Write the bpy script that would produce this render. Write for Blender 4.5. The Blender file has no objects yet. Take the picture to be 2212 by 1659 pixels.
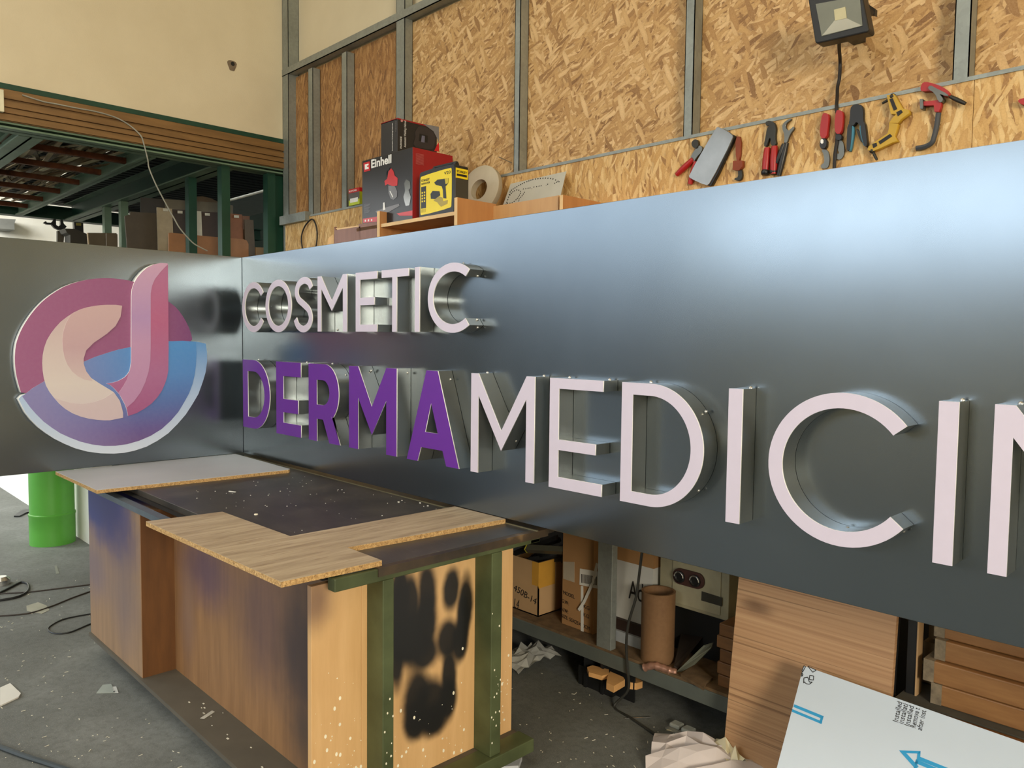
import bpy, bmesh, math, random
from mathutils import Vector, Matrix
random.seed(7)
S = bpy.context.scene
COL = S.collection
V = Vector

# ------------------------------------------------------------------ camera
W, H, F = 2212, 1659, 1682.0
RX = V((0.69529482, -0.04923762, 0.7170361))
RY = V((0.7186366, 0.03201097, -0.69464865))
RZ = V((0.01124983, 0.99827399, 0.05764101))
CAM = V((4.39773343, -2.05022907, 0.69062193))
cam = bpy.data.cameras.new('camera'); cam.sensor_width = 36; cam.lens = F / W * 36
cam.clip_start = 0.05; cam.clip_end = 200
co = bpy.data.objects.new('camera', cam); COL.objects.link(co)
co.matrix_world = Matrix(((RX[0], RX[1], RX[2], CAM[0]), (RY[0], RY[1], RY[2], CAM[1]),
                          (RZ[0], RZ[1], RZ[2], CAM[2]), (0, 0, 0, 1)))
S.camera = co

# ------------------------------------------------------------------ world, lights, exposure
S.view_settings.view_transform = 'Standard'; S.view_settings.look = 'None'
S.view_settings.gamma = 1; S.view_settings.use_curve_mapping = False
S.view_settings.exposure = 0.0
wd = bpy.data.worlds.new('sky'); S.world = wd; wd.use_nodes = True
nt = wd.node_tree; nt.nodes.clear()
o_ = nt.nodes.new('ShaderNodeOutputWorld'); b_ = nt.nodes.new('ShaderNodeBackground')
g_ = nt.nodes.new('ShaderNodeTexCoord'); s_ = nt.nodes.new('ShaderNodeSeparateXYZ')
r_ = nt.nodes.new('ShaderNodeValToRGB')
nt.links.new(g_.outputs['Generated'], s_.inputs[0]); nt.links.new(s_.outputs[2], r_.inputs[0])
e = r_.color_ramp.elements
e[0].position = 0.06; e[0].color = (.055, .055, .05, 1)
e[1].position = 0.14; e[1].color = (.78, .89, 1.0, 1)
nt.links.new(r_.outputs[0], b_.inputs[0]); b_.inputs[1].default_value = 3.4
nt.links.new(b_.outputs[0], o_.inputs[0])

def area(name, loc, target, sx, sy, power, color):
    l = bpy.data.lights.new(name, 'AREA'); l.shape = 'RECTANGLE'; l.size = sx; l.size_y = sy
    l.energy = power; l.color = color
    o = bpy.data.objects.new(name, l); COL.objects.link(o); o.location = loc
    o.rotation_euler = (V(target) - V(loc)).to_track_quat('-Z', 'Y').to_euler()
    return o
# daylight through the wide roller door opposite the sign, and the warm low light of the side door
area('door_daylight', (1.4, -7.3, 2.28), (1.4, 0, 2.2), 5.8, .8, 108, (.82, .92, 1.0))
area('side_door_light', (9.3, -3.9, 1.7), (1.5, -0.4, 0.4), 1.7, 1.7, 420, (1.0, .88, .69))
area('ceiling_fill', (2.0, -3.2, 4.9), (2.0, -3.0, 0), 5.0, 2.5, 105, (1.0, .97, .91))  # added fill for the upper walls; the ceiling has no opening
area('far_wall_fill', (-5.2, -3.6, 3.4), (-7.5, 1.5, 1.6), 3.0, 2.0, 460, (1.0, .98, .92))  # added lamp brightening the white far wall; no window is built here

# ------------------------------------------------------------------ pixel rays onto real planes
def ray(x, y):
    c = V((x - W / 2, -(y - H / 2), -F))
    return V((RX.dot(c), RY.dot(c), RZ.dot(c)))
def hit(x, y, axis, val):
    d = ray(x, y); return CAM + d * ((val - CAM[axis]) / d[axis])
def PX(x, y, v): return hit(x, y, 0, v)
def PY(x, y, v): return hit(x, y, 1, v)
def PZ(x, y, v): return hit(x, y, 2, v)

# ------------------------------------------------------------------ materials
MATS = {}
def srgb(c):
    return tuple(((v / 255 / 12.92) if v / 255 <= .04045 else ((v / 255 + .055) / 1.055) ** 2.4) for v in c) + (1,)
class N:
    def __init__(s, name):
        s.m = bpy.data.materials.new(name); s.m.use_nodes = True; s.t = s.m.node_tree
        s.b = s.t.nodes['Principled BSDF']; s.geo = None
    def n(s, typ, **kw):
        q = s.t.nodes.new(typ)
        for k, v in kw.items(): setattr(q, k, v)
        return q
    def l(s, a, b): s.t.links.new(a, b)
    def pos(s, obj=True):
        if s.geo is None: s.geo = s.n('ShaderNodeTexCoord')
        return s.geo.outputs['Object']
    def mapped(s, scale=(1, 1, 1), rot=(0, 0, 0), loc=(0, 0, 0)):
        m = s.n('ShaderNodeMapping'); s.l(s.pos(), m.inputs[0])
        m.inputs['Scale'].default_value = scale; m.inputs['Rotation'].default_value = rot
        m.inputs['Location'].default_value = loc
        return m.outputs[0]
    def noise(s, scale, detail=4, vec=None, rough=.55):
        q = s.n('ShaderNodeTexNoise'); q.inputs['Scale'].default_value = scale
        q.inputs['Detail'].default_value = detail; q.inputs['Roughness'].default_value = rough
        s.l(vec if vec is not None else s.pos(), q.inputs['Vector']); return q.outputs['Fac']
    def ramp(s, fac, stops, interp='LINEAR'):
        q = s.n('ShaderNodeValToRGB'); s.l(fac, q.inputs[0]); q.color_ramp.interpolation = interp
        e = q.color_ramp.elements
        while len(e) < len(stops): e.new(.5)
        for i, (p, c) in enumerate(stops): e[i].position = p; e[i].color = c if len(c) == 4 else srgb(c)
        return q.outputs[0]
    def mix(s, fac, a, b, mode='MIX'):
        q = s.n('ShaderNodeMix', data_type='RGBA', blend_type=mode)
        for inp, v in ((q.inputs[0], fac), (q.inputs[6], a), (q.inputs[7], b)):
            if hasattr(v, 'node'): s.l(v, inp)
            else: inp.default_value = v
        return q.outputs[2]
    def math(s, op, a, b=0.0, clamp=False):
        q = s.n('ShaderNodeMath', operation=op); q.use_clamp = clamp
        for inp, v in ((q.inputs[0], a), (q.inputs[1], b)):
            if hasattr(v, 'node'): s.l(v, inp)
            else: inp.default_value = v
        return q.outputs[0]
    def bump(s, h, strength=.2, dist=.002):
        q = s.n('ShaderNodeBump'); q.inputs['Strength'].default_value = strength
        q.inputs['Distance'].default_value = dist; s.l(h, q.inputs['Height']); s.l(q.outputs[0], s.b.inputs['Normal'])
    def fin(s, color, rough=.6, metal=0.0, spec=None):
        if hasattr(color, 'node'): s.l(color, s.b.inputs['Base Color'])
        else: s.b.inputs['Base Color'].default_value = color
        if hasattr(rough, 'node'): s.l(rough, s.b.inputs['Roughness'])
        else: s.b.inputs['Roughness'].default_value = rough
        s.b.inputs['Metallic'].default_value = metal
        if spec is not None: s.b.inputs['Specular IOR Level'].default_value = spec
        MATS[s.m.name] = s.m; return s.m

def flat(name, c, rough=.6, metal=0.0, var=.12, scale=9):
    if name in MATS: return MATS[name]
    n = N(name); a = srgb(c)
    d = tuple(v * (1 - var) for v in a[:3]) + (1,); l = tuple(min(1, v * (1 + var)) for v in a[:3]) + (1,)
    f = n.noise(scale, 5)
    return n.fin(n.ramp(f, [(.3, d), (.7, l)]), rough, metal)

def osb(name, tone, vertical):
    n = N(name); col = None
    dark, mid, lite, pale = tone
    rr = random.Random(11 if vertical else 5)
    nz = n.n('ShaderNodeTexNoise'); nz.inputs['Scale'].default_value = 5; nz.inputs['Detail'].default_value = 2
    base = n.mapped((1, .02, 1)); n.l(base, nz.inputs['Vector'])
    q1 = n.n('ShaderNodeVectorMath', operation='SCALE'); n.l(nz.outputs['Color'], q1.inputs[0]); q1.inputs['Scale'].default_value = .05
    for i in range(13):
        a = (rr.uniform(-.75, .75) if i % 3 else rr.uniform(0, 3.14)) if not vertical else 1.57 + rr.uniform(-.55, .55)
        k = rr.uniform(.75, 1.5)
        q2 = n.n('ShaderNodeVectorMath', operation='ADD'); n.l(n.mapped((1, .02, 1), (0, 0, 0), (i * .37, 0, i * .61)), q2.inputs[0]); n.l(q1.outputs[0], q2.inputs[1])
        r = n.n('ShaderNodeVectorRotate', rotation_type='Y_AXIS'); n.l(q2.outputs[0], r.inputs[0]); r.inputs['Angle'].default_value = a
        m2 = n.n('ShaderNodeMapping'); n.l(r.outputs[0], m2.inputs[0]); m2.inputs['Scale'].default_value = (7.5 * k, 1, (34 + 5 * (i % 4)) * k)
        vo = n.n('ShaderNodeTexVoronoi'); vo.inputs['Scale'].default_value = 1; n.l(m2.outputs[0], vo.inputs['Vector'])
        sp = n.n('ShaderNodeSeparateColor'); n.l(vo.outputs['Color'], sp.inputs[0])
        c = n.ramp(sp.outputs[0], [(0, dark), (.14, mid), (.55, lite), (.95, pale)])
        c = n.mix(n.math('MULTIPLY', n.math('POWER', vo.outputs['Distance'], 2.0), 1.1, True), c, srgb(dark))
        if col is None: col = c
        else:
            f = n.math('MULTIPLY', n.math('GREATER_THAN', sp.outputs[1], .52), n.math('LESS_THAN', vo.outputs['Distance'], .46))
            col = n.mix(f, col, c)
    big = n.noise(1.3, 3)
    col = n.mix(n.math('MULTIPLY', big, .25), col, srgb(mid))
    fine = n.noise(160, 2)
    col = n.mix(.10, col, n.ramp(fine, [(.3, (60, 40, 20)), (.7, (240, 215, 170))]))
    n.bump(fine, .15, .002)
    return n.fin(col, .62)

def wood(name, base, dark, axis=0, scale=3.0, stretch=14, rough=.5, contrast=1.0, spots=(), lines=0.0, loc=(0,0,0)):
    n = N(name); sc = [stretch, stretch, stretch]; sc[axis] = 1.0
    f = n.noise(scale, 6, n.mapped(tuple(sc)), .6)
    lo = .5 - .25 / contrast; hi = .5 + .25 / contrast
    col = n.ramp(f, [(lo, dark), (hi, base)])
    if lines:
        f2 = n.noise(scale * 2.2, 3, n.mapped(tuple(sc), loc=(3, 4, 5)), .7)
        col = n.mix(n.math('MULTIPLY', n.ramp(f2, [(.55, (0, 0, 0)), (.66, (255, 255, 255))]), lines), col, srgb(tuple(v * .55 for v in dark)))
    col = spray(n, col, spots, loc)
    return n.fin(col, rough)

def spray(n, col, spots, loc):
    # overspray stains: (centre xyz world, radii xyz, colour, strength)
    for i, (c, r, cc, st) in enumerate(spots):
        mp = n.n('ShaderNodeMapping'); n.l(n.pos(), mp.inputs[0])
        mp.inputs['Location'].default_value = tuple(-(c[k] - loc[k]) / r[k] for k in range(3))
        mp.inputs['Scale'].default_value = tuple(1 / r[k] for k in range(3))
        nz = n.n('ShaderNodeTexNoise'); nz.inputs['Scale'].default_value = 9; nz.inputs['Detail'].default_value = 3
        n.l(n.pos(), nz.inputs['Vector'])
        ad = n.n('ShaderNodeVectorMath', operation='SUBTRACT'); n.l(nz.outputs['Color'], ad.inputs[0]); ad.inputs[1].default_value = (.5, .5, .5)
        a2 = n.n('ShaderNodeVectorMath', operation='SCALE'); n.l(ad.outputs[0], a2.inputs[0]); a2.inputs['Scale'].default_value = .45
        a3 = n.n('ShaderNodeVectorMath', operation='ADD'); n.l(mp.outputs[0], a3.inputs[0]); n.l(a2.outputs[0], a3.inputs[1])
        ln = n.n('ShaderNodeVectorMath', operation='LENGTH'); n.l(a3.outputs[0], ln.inputs[0])
        mr = n.n('ShaderNodeMapRange'); mr.interpolation_type = 'SMOOTHSTEP'; n.l(ln.outputs['Value'], mr.inputs[0])
        mr.inputs[1].default_value = 1.15; mr.inputs[2].default_value = .55 if st > .85 else .1; mr.inputs[3].default_value = 0; mr.inputs[4].default_value = st
        col = n.mix(mr.outputs[0], col, srgb(cc))
    return col

def specks(n, col, color, scale, thr, vec=None):
    vo = n.n('ShaderNodeTexVoronoi'); vo.inputs['Scale'].default_value = scale; n.l(vec if vec is not None else n.pos(), vo.inputs['Vector'])
    sp = n.n('ShaderNodeSeparateColor'); n.l(vo.outputs['Color'], sp.inputs[0])
    rad = n.math('MULTIPLY', n.math('SUBTRACT', sp.outputs[0], thr), .9)
    f = n.math('LESS_THAN', vo.outputs['Distance'], rad)
    return n.mix(f, col, srgb(color))

M = {}
M['osb_up'] = osb('osb_random_strands', ((124, 82, 40), (182, 138, 82), (208, 166, 106), (236, 200, 146)), False)
M['osb_dn'] = osb('osb_vertical_strands', ((142, 98, 50), (200, 154, 88), (220, 178, 110), (240, 208, 148)), True)
M['osb_old'] = osb('osb_darker_strands', ((108, 66, 30), (146, 98, 50), (168, 120, 64), (200, 152, 96)), True)

n = N('cream_plaster'); f = n.noise(2.0, 6); g = n.noise(90, 3)
c = n.ramp(f, [(.3, (212, 199, 168)), (.7, (220, 208, 178))]); n.bump(g, .25, .003); M['cream'] = n.fin(c, .85)
n = N('whitewashed_wall'); f = n.noise(3.0, 6); M['white_wall'] = n.fin(n.ramp(f, [(.3, (222, 220, 208)), (.7, (236, 235, 226))]), .8)
n = N('galvanized_steel'); v = n.n('ShaderNodeTexVoronoi'); v.inputs['Scale'].default_value = 60; n.l(n.pos(), v.inputs['Vector'])
sp = n.n('ShaderNodeSeparateColor'); n.l(v.outputs['Color'], sp.inputs[0]); f = n.noise(4, 4)
c = n.mix(.4, n.ramp(sp.outputs[0], [(0, (142, 147, 142)), (1, (156, 162, 156))]), n.ramp(f, [(.3, (120, 124, 118)), (.7, (170, 175, 168))]))
M['galv'] = n.fin(c, .5, .55)
n = N('concrete_floor'); f = n.noise(1.1, 8, None, .62); g = n.noise(30, 6, None, .7); h = n.noise(220, 2)
c = n.ramp(f, [(.28, (84, 86, 82)), (.5, (106, 109, 105)), (.72, (134, 137, 133))])
c = n.mix(n.math('MULTIPLY', n.ramp(g, [(.45, (0, 0, 0)), (.72, (255, 255, 255))]), .45), c, srgb((58, 56, 50)))
c = n.mix(n.math('MULTIPLY', n.ramp(h, [(.58, (0, 0, 0)), (.66, (255, 255, 255))]), .35), c, srgb((160, 158, 146)))
n.bump(g, .3, .004); M['floor'] = n.fin(c, .7)
n = N('satin_grey_composite'); f = n.noise(1.6, 5); g = n.noise(900, 2)
c = n.ramp(f, [(.3, (117, 126, 133)), (.7, (125, 134, 141))])
r = n.n('ShaderNodeMapRange'); n.l(n.noise(3.5, 6), r.inputs[0]); r.inputs[3].default_value = .22; r.inputs[4].default_value = .268
M['panel'] = n.fin(c, r.outputs[0], .97)
n = N('brushed_aluminium'); f = n.noise(3.0, 3)
M['alu'] = n.fin(n.ramp(f, [(.3, (184, 187, 184)), (.7, (196, 199, 196))]), .27, .95)
M['pink'] = flat('pale_pink_face', (204, 195, 211), .45, 0, .015, 30)
M['acrylic'] = flat('white_acrylic_edge', (244, 244, 240), .3, 0, .01)
M['purple'] = flat('purple_vinyl', (100, 38, 148), .42, 0, .03, 20)
M['screw'] = flat('zinc_screw', (200, 200, 196), .25, .9, .05)
M['black'] = flat('black_plastic', (26, 27, 28), .4, 0, .2)
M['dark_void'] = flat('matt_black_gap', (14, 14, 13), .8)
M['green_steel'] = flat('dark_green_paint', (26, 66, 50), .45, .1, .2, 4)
M['green_lit'] = flat('lit_green_paint', (104, 128, 106), .5, .1, .22, 3)  # paler copy of the green paint, with light mixed into the colour
n = N('olive_painted_steel'); f = n.noise(6, 5); c = n.ramp(f, [(.3, (66, 74, 46)), (.7, (92, 102, 68))])
c = specks(n, c, (235, 230, 210), 42, .93); M['olive'] = n.fin(c, .5, .2)
M['rust'] = flat('rusty_steel', (104, 58, 32), .8, .2, .4, 14)
n = N('corrugated_deck'); w = n.n('ShaderNodeTexWave', wave_type='BANDS', bands_direction='X'); w.inputs['Scale'].default_value = 2.4
n.l(n.pos(), w.inputs['Vector']); n.bump(w.outputs['Fac'], 1.0, .04); M['deck'] = n.fin(n.ramp(w.outputs['Fac'], [(.2, (16, 18, 18)), (.8, (44, 46, 44))]), .6, .3)
n = N('ochre_shutter_steel'); M['ochre'] = n.fin(n.ramp(n.noise(3, 5, n.mapped((1, 1, 8))), [(.3, (112, 82, 44)), (.7, (136, 102, 58))]), .55)
M['grey_pale'] = flat('pale_grey_board', (150, 154, 150), .6)

def thin(c): return flat('m_%d_%d_%d' % c, c, .6)

# ------------------------------------------------------------------ object helpers
def wl(o):
    v = V((0, 0, 0))
    while o is not None: v = v + o.location; o = o.parent
    return v
def tag(o, label=None, cat=None, group=None, kind=None):
    if label: o['label'] = label
    if cat: o['category'] = cat
    if group: o['group'] = group
    if kind: o['kind'] = kind
    return o
def thing(name, loc, label, cat, group=None, kind=None):
    o = bpy.data.objects.new(name, None); o.empty_display_size = .1; COL.objects.link(o); o.location = V(loc)
    return tag(o, label, cat, group, kind)

class B:
    def __init__(s): s.v = []; s.f = []; s.mi = []; s.cur = 0
    def add(s, vs, fs):
        k = len(s.v); s.v += [V(p) for p in vs]; s.f += [tuple(i + k for i in f) for f in fs]; s.mi += [s.cur] * len(fs); return s
    def box(s, x0, x1, y0, y1, z0, z1):
        x0, x1 = sorted((x0, x1)); y0, y1 = sorted((y0, y1)); z0, z1 = sorted((z0, z1))
        return s.hexa([(x0, y0, z0), (x1, y0, z0), (x1, y1, z0), (x0, y1, z0)], [(x0, y0, z1), (x1, y0, z1), (x1, y1, z1), (x0, y1, z1)])
    def hexa(s, a, b):
        n = len(a); fs = [tuple(reversed(range(n))), tuple(range(n, 2 * n))]
        fs += [(i, (i + 1) % n, n + (i + 1) % n, n + i) for i in range(n)]
        return s.add(list(a) + list(b), fs)
    def prism(s, pts, d):          # closed 3-D polygon pushed by vector d
        d = V(d); return s.hexa([V(p) for p in pts], [V(p) + d for p in pts])
    def bar(s, p, q, w, h=None, up=(0, 0, 1)):
        p, q = V(p), V(q); h = h or w; t = (q - p).normalized(); u = V(up)
        if abs(t.dot(u)) > .95: u = V((1, 0, 0))
        a = t.cross(u).normalized() * w / 2; b = a.cross(t).normalized() * h / 2
        return s.hexa([p - a - b, p + a - b, p + a + b, p - a + b], [q - a - b, q + a - b, q + a + b, q - a + b])
    def tube(s, pts, r, n=10, close=False):
        pts = [V(p) for p in pts]; rs = r if isinstance(r, (list, tuple)) else [r] * len(pts)
        k = len(s.v); prev = None; m = len(pts)
        for i, p in enumerate(pts):
            t = (pts[min(i + 1, m - 1)] - pts[max(i - 1, 0)]).normalized()
            if prev is None:
                u = V((0, 0, 1)) if abs(t.z) < .9 else V((1, 0, 0)); a = t.cross(u).normalized()
            else: a = (prev - t * prev.dot(t)).normalized()
            prev = a; b = t.cross(a)
            for j in range(n):
                an = 2 * math.pi * j / n; s.v.append(p + (a * math.cos(an) + b * math.sin(an)) * rs[i])
        for i in range(m - 1):
            for j in range(n):
                s.f.append((k + i * n + j, k + i * n + (j + 1) % n, k + (i + 1) * n + (j + 1) % n, k + (i + 1) * n + j)); s.mi.append(s.cur)
        s.f.append(tuple(k + j for j in reversed(range(n)))); s.mi.append(s.cur)
        s.f.append(tuple(k + (m - 1) * n + j for j in range(n))); s.mi.append(s.cur)
        return s
    def lathe(s, c, prof, n=40, ax=(0, 0, 1)):
        c = V(c); ax = V(ax).normalized(); u = ax.orthogonal().normalized(); w = ax.cross(u); k = len(s.v)
        for (r, h) in prof:
            for j in range(n):
                a = 2 * math.pi * j / n; s.v.append(c + ax * h + (u * math.cos(a) + w * math.sin(a)) * r)
        for i in range(len(prof) - 1):
            for j in range(n):
                s.f.append((k + i * n + j, k + i * n + (j + 1) % n, k + (i + 1) * n + (j + 1) % n, k + (i + 1) * n + j)); s.mi.append(s.cur)
        return s
    def build(s, name, mats, parent=None, smooth=False, bevel=0.0, loc=None):
        if not isinstance(mats, (list, tuple)): mats = [mats]
        if parent is None:
            if loc is None:
                xs = [v.x for v in s.v]; ys = [v.y for v in s.v]; zs = [v.z for v in s.v]
                loc = V(((min(xs) + max(xs)) / 2, (min(ys) + max(ys)) / 2, min(zs)))
            org = V(loc)
        else: org = wl(parent)
        me = bpy.data.meshes.new(name); me.from_pydata([tuple(v - org) for v in s.v], [], s.f); 
        for m in mats: me.materials.append(m)
        me.polygons.foreach_set('material_index', s.mi)
        bm = bmesh.new(); bm.from_mesh(me); bmesh.ops.recalc_face_normals(bm, faces=bm.faces); bm.to_mesh(me); bm.free()
        if smooth:
            me.polygons.foreach_set('use_smooth', [True] * len(me.polygons))
            me.set_sharp_from_angle(angle=math.radians(40))
        o = bpy.data.objects.new(name, me); COL.objects.link(o)
        if parent is None: o.location = org
        else: o.parent = parent
        if bevel:
            md = o.modifiers.new('bevel', 'BEVEL'); md.width = bevel; md.segments = 2; md.limit_method = 'ANGLE'
        return o

def shape(name, loops, depth, frame, mats, parent=None, side=None, bevel=0.0, smooth=False):
    """2-D loops (u,v) filled with holes, thickness depth along +w of frame=(origin,U,Vv,Wv); mats[0]=front, side=index for other faces"""
    cu = bpy.data.curves.new('tmp', 'CURVE'); cu.dimensions = '2D'; cu.fill_mode = 'BOTH'; cu.extrude = depth / 2
    if bevel: cu.bevel_depth = bevel; cu.extrude = depth / 2 - bevel; cu.offset = -bevel; cu.bevel_resolution = 1
    for lp in loops:
        sp = cu.splines.new('POLY'); sp.points.add(len(lp) - 1); sp.use_cyclic_u = True
        for i, p in enumerate(lp): sp.points[i].co = (p[0], p[1], 0, 1)
    return _curve_mesh(name, cu, depth, frame, mats, parent, side, smooth)

def _curve_mesh(name, cu, depth, frame, mats, parent, side, smooth):
    if not isinstance(mats, (list, tuple)): mats = [mats]
    t = bpy.data.objects.new('tmp', cu); COL.objects.link(t)
    bpy.context.view_layer.update()
    me = bpy.data.meshes.new_from_object(t.evaluated_get(bpy.context.evaluated_depsgraph_get()))
    bpy.data.objects.remove(t); me.name = name; bpy.data.curves.remove(cu)
    O, U, Vv, Wv = [V(q) for q in frame]
    org = wl(parent) if parent is not None else O
    ny = []
    for p in me.polygons: ny.append(p.normal.z)
    for v in me.vertices:
        c = v.co; v.co = O + U * c.x + Vv * c.y + Wv * (c.z + depth / 2) - org
    me.materials.clear()
    for m in mats: me.materials.append(m)
    for p, z in zip(me.polygons, ny): p.material_index = 0 if (side is None or z > .7) else side
    bm = bmesh.new(); bm.from_mesh(me); bmesh.ops.remove_doubles(bm, verts=bm.verts, dist=1e-6); bmesh.ops.recalc_face_normals(bm, faces=bm.faces); bm.to_mesh(me); bm.free()
    if smooth:
        me.polygons.foreach_set('use_smooth', [True] * len(me.polygons)); me.set_sharp_from_angle(angle=math.radians(35))
    o = bpy.data.objects.new(name, me); COL.objects.link(o)
    if parent is None: o.location = org
    else: o.parent = parent
    return o

def text(body, frame, width, mat, parent, height=None, name='lettering', bold=0.0, shear=0.0):
    cu = bpy.data.curves.new('tmp', 'FONT'); cu.body = body; cu.size = 1; cu.extrude = .02; cu.offset = bold; cu.shear = shear; cu.resolution_u = 3
    t = bpy.data.objects.new('tmp', cu); COL.objects.link(t); bpy.context.view_layer.update()
    me = bpy.data.meshes.new_from_object(t.evaluated_get(bpy.context.evaluated_depsgraph_get())); bpy.data.objects.remove(t)
    xs = [v.co.x for v in me.vertices]; ys = [v.co.y for v in me.vertices]
    k = width / (max(xs) - min(xs)); ky = k if height is None else height / (max(ys) - min(ys))
    O, U, Vv, Wv = [V(q) for q in frame]; org = wl(parent); x0 = min(xs); y0 = min(ys)
    for v in me.vertices:
        c = v.co; v.co = O + U * (c.x - x0) * k + Vv * (c.y - y0) * ky + Wv * (c.z * .02 + .0006) - org
    me.materials.clear(); me.materials.append(mat)
    o = bpy.data.objects.new(name, me); COL.objects.link(o); o.parent = parent
    return o

def struct(o): o['kind'] = 'structure'; return o
def arc(cx, cy, rx, ry, a0, a1, n=28):
    return [(cx + rx * math.cos(math.radians(a0 + (a1 - a0) * i / n)), cy + ry * math.sin(math.radians(a0 + (a1 - a0) * i / n))) for i in range(n + 1)]
def smooth_loop(pts, it=2):
    for _ in range(it):
        q = []
        for i in range(len(pts)):
            a, b = pts[i], pts[(i + 1) % len(pts)]
            q += [(a[0] * .75 + b[0] * .25, a[1] * .75 + b[1] * .25), (a[0] * .25 + b[0] * .75, a[1] * .25 + b[1] * .75)]
        pts = q
    return pts
def spline(pts, n=6):      # open Catmull-Rom through points (any dim)
    P = [V(p) for p in pts]; out = []
    for i in range(len(P) - 1):
        a = P[max(i - 1, 0)]; b = P[i]; c = P[i + 1]; d = P[min(i + 2, len(P) - 1)]
        for k in range(n):
            t = k / n
            out.append(.5 * ((2 * b) + (c - a) * t + (2 * a - 5 * b + 4 * c - d) * t * t + (3 * b - a - 3 * c + d) * t ** 3))
    out.append(P[-1]); return out
X1 = (1, 0, 0); Y1 = (0, 1, 0); Z1 = (0, 0, 1); NY = (0, -1, 0)
ZF = -.92         # floor level

# ------------------------------------------------------------------ the room
b = B(); b.box(-12, 13, -9, 9, ZF - .1, ZF); struct(b.build('floor', M['floor'], loc=(0, 0, ZF)))
b = B(); b.box(-12, 10, -8, 9, 5.0, 5.1); struct(b.build('ceiling', M['cream'], loc=(0, 0, 5)))
wb = B(); wb.box(-1.95, 10, 1.30, 1.45, ZF, 5.0); wall_back = struct(wb.build('wall_back', M['cream'], loc=(0, 1.3, ZF)))
b = B(); XL = -1.78
b.box(XL - .17, XL, -1.7, 1.30, 2.352, 5.0); b.box(XL - .17, XL, -8, -1.7, 3.9, 5.0)
wall_left = struct(b.build('wall_left', M['cream'], loc=(XL, 0, 2.35)))
b = B(); b.box(-1.95, 10, -8, -7.6, 2.7, 5.0); b.box(-1.95, -1.6, -8, -7.6, ZF, 2.7); b.box(4.6, 10, -8, -7.6, ZF, 2.7)
b.box(-1.6, 4.6, -7.75, -7.65, ZF, 1.65)
struct(b.build('wall_front', M['cream'], loc=(0, -7.8, ZF)))
b = B(); b.box(9.6, 10, -8, -5.6, ZF, 5.0); b.box(9.6, 10, -2.2, 1.3, ZF, 5.0); b.box(9.6, 10, -5.6, -2.2, 2.6, 5.0)
struct(b.build('wall_right', M['cream'], loc=(9.8, 0, ZF)))

# boards and steel studs of the back wall
YU, YF = 1.27, 1.20
def studx(px): return PY(px, 250, YF).x
sx = {'c': -1.80, 'a': -1.354, 'b': -.854, 'd': -.152, 'e': 1.035, 'f': 2.213, 'g': 3.396}
zseam = 1.672
# upper sheets between studs
for (x0, x1, mt) in ((-1.78, -.15, 'osb_old'), (-.15, 1.05, 'osb_up'), (1.05, 2.25, 'osb_up'), (2.25, 3.42, 'osb_up'), (3.42, 4.7, 'osb_up'), (4.7, 6, 'osb_up')):
    b = B(); b.box(x0 + .001, x1 - .001, YU, YU + .015, 1.60, 2.862); o = b.build('osb_sheet', M[mt], wall_back)
for (x0, x1) in ((-1.72, 1.31), (1.312, 2.255), (2.257, 3.474), (3.476, 4.75), (4.752, 6.0)):
    b = B(); b.box(x0, x1, 1.188, 1.2, .0, zseam - .006); b.build('osb_lower_board', M['osb_dn'], wall_back)
def cstud(x0, w, z0, z1, dep=.068, name='stud'):
    b = B(); b.box(x0, x0 + w, YF, YF + .004, z0, z1); b.box(x0 + w - .004, x0 + w, YF, YF + dep, z0, z1); b.box(x0, x0 + .004, YF, YF + dep, z0, z1)
    b.box(x0 + w - .012, x0 + w, YF + dep - .003, YF + dep, z0, z1)
    return b.build(name, M['galv'], wall_back)
cstud(-1.78, .10, ZF, 5.0, .1); 
cstud(sx['a'], .072, zseam - .03, 2.835); cstud(sx['b'], .072, zseam, 2.835); cstud(sx['d'], .10, zseam, 5.0)
cstud(sx['e'], .045, zseam - .02, 2.9); cstud(sx['f'], .05, zseam - .02, 2.9); cstud(3.396, .055, zseam - .02, 2.9); cstud(4.6, .055, zseam - .02, 2.9)
b = B(); b.box(-1.78, 6, YF - .004, YF + .004, 2.875, 2.93); b.box(-1.78, 6, YF - .004, YF + .07, 2.875, 2.879); b.box(-1.78, 6, YF, YF + .07, 2.926, 2.93)
b.build('horizontal_rail', M['galv'], wall_back)
b = B(); b.box(-1.3, 6, 1.186, 1.27, zseam - .006, zseam); b.box(-1.3, 6, 1.183, 1.187, zseam - .014, zseam + .001); b.build('sill_track', M['galv'], wall_back)
b = B(); b.box(-1.75, -1.32, 1.15, 1.2, 1.628, 1.70); b.build('rail_offcut', M['galv'], wall_back)
# bolts and broken plaster on left wall
def lw(px, py): return PX(px, py, XL)
b = B(); b.box(XL, XL + .012, -1.7, 1.2, 2.318, 2.354); tag(b.build('green_trim', M['green_steel'], wall_left))
b = B()
zz = [2.318, 2.262, 2.246, 2.200, 2.188, 2.165, 2.150, 2.112]
b.box(XL - .15, XL, -1.7, 1.2, 2.108, 2.318)
for za, zb in ((2.314, 2.255), (2.240, 2.200), (2.190, 2.160), (2.150, 2.112)): b.box(XL, XL + .022, -1.7, 1.2, zb, za)
b.build('shutter_header', M['ochre'], wall_left)
hp = lw(501, 142); b = B()
pts = [(hp.y + .035 * math.cos(a) * (1 + .25 * math.sin(3 * a)), hp.z + .05 * math.sin(a) * (1 + .2 * math.cos(2 * a))) for a in [i * math.pi / 8 for i in range(16)]]
b.prism([(XL + .001, y, z) for y, z in pts], (.002, 0, 0)); b.build('chipped_plaster', thin((120, 104, 84)), wall_left)
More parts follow.
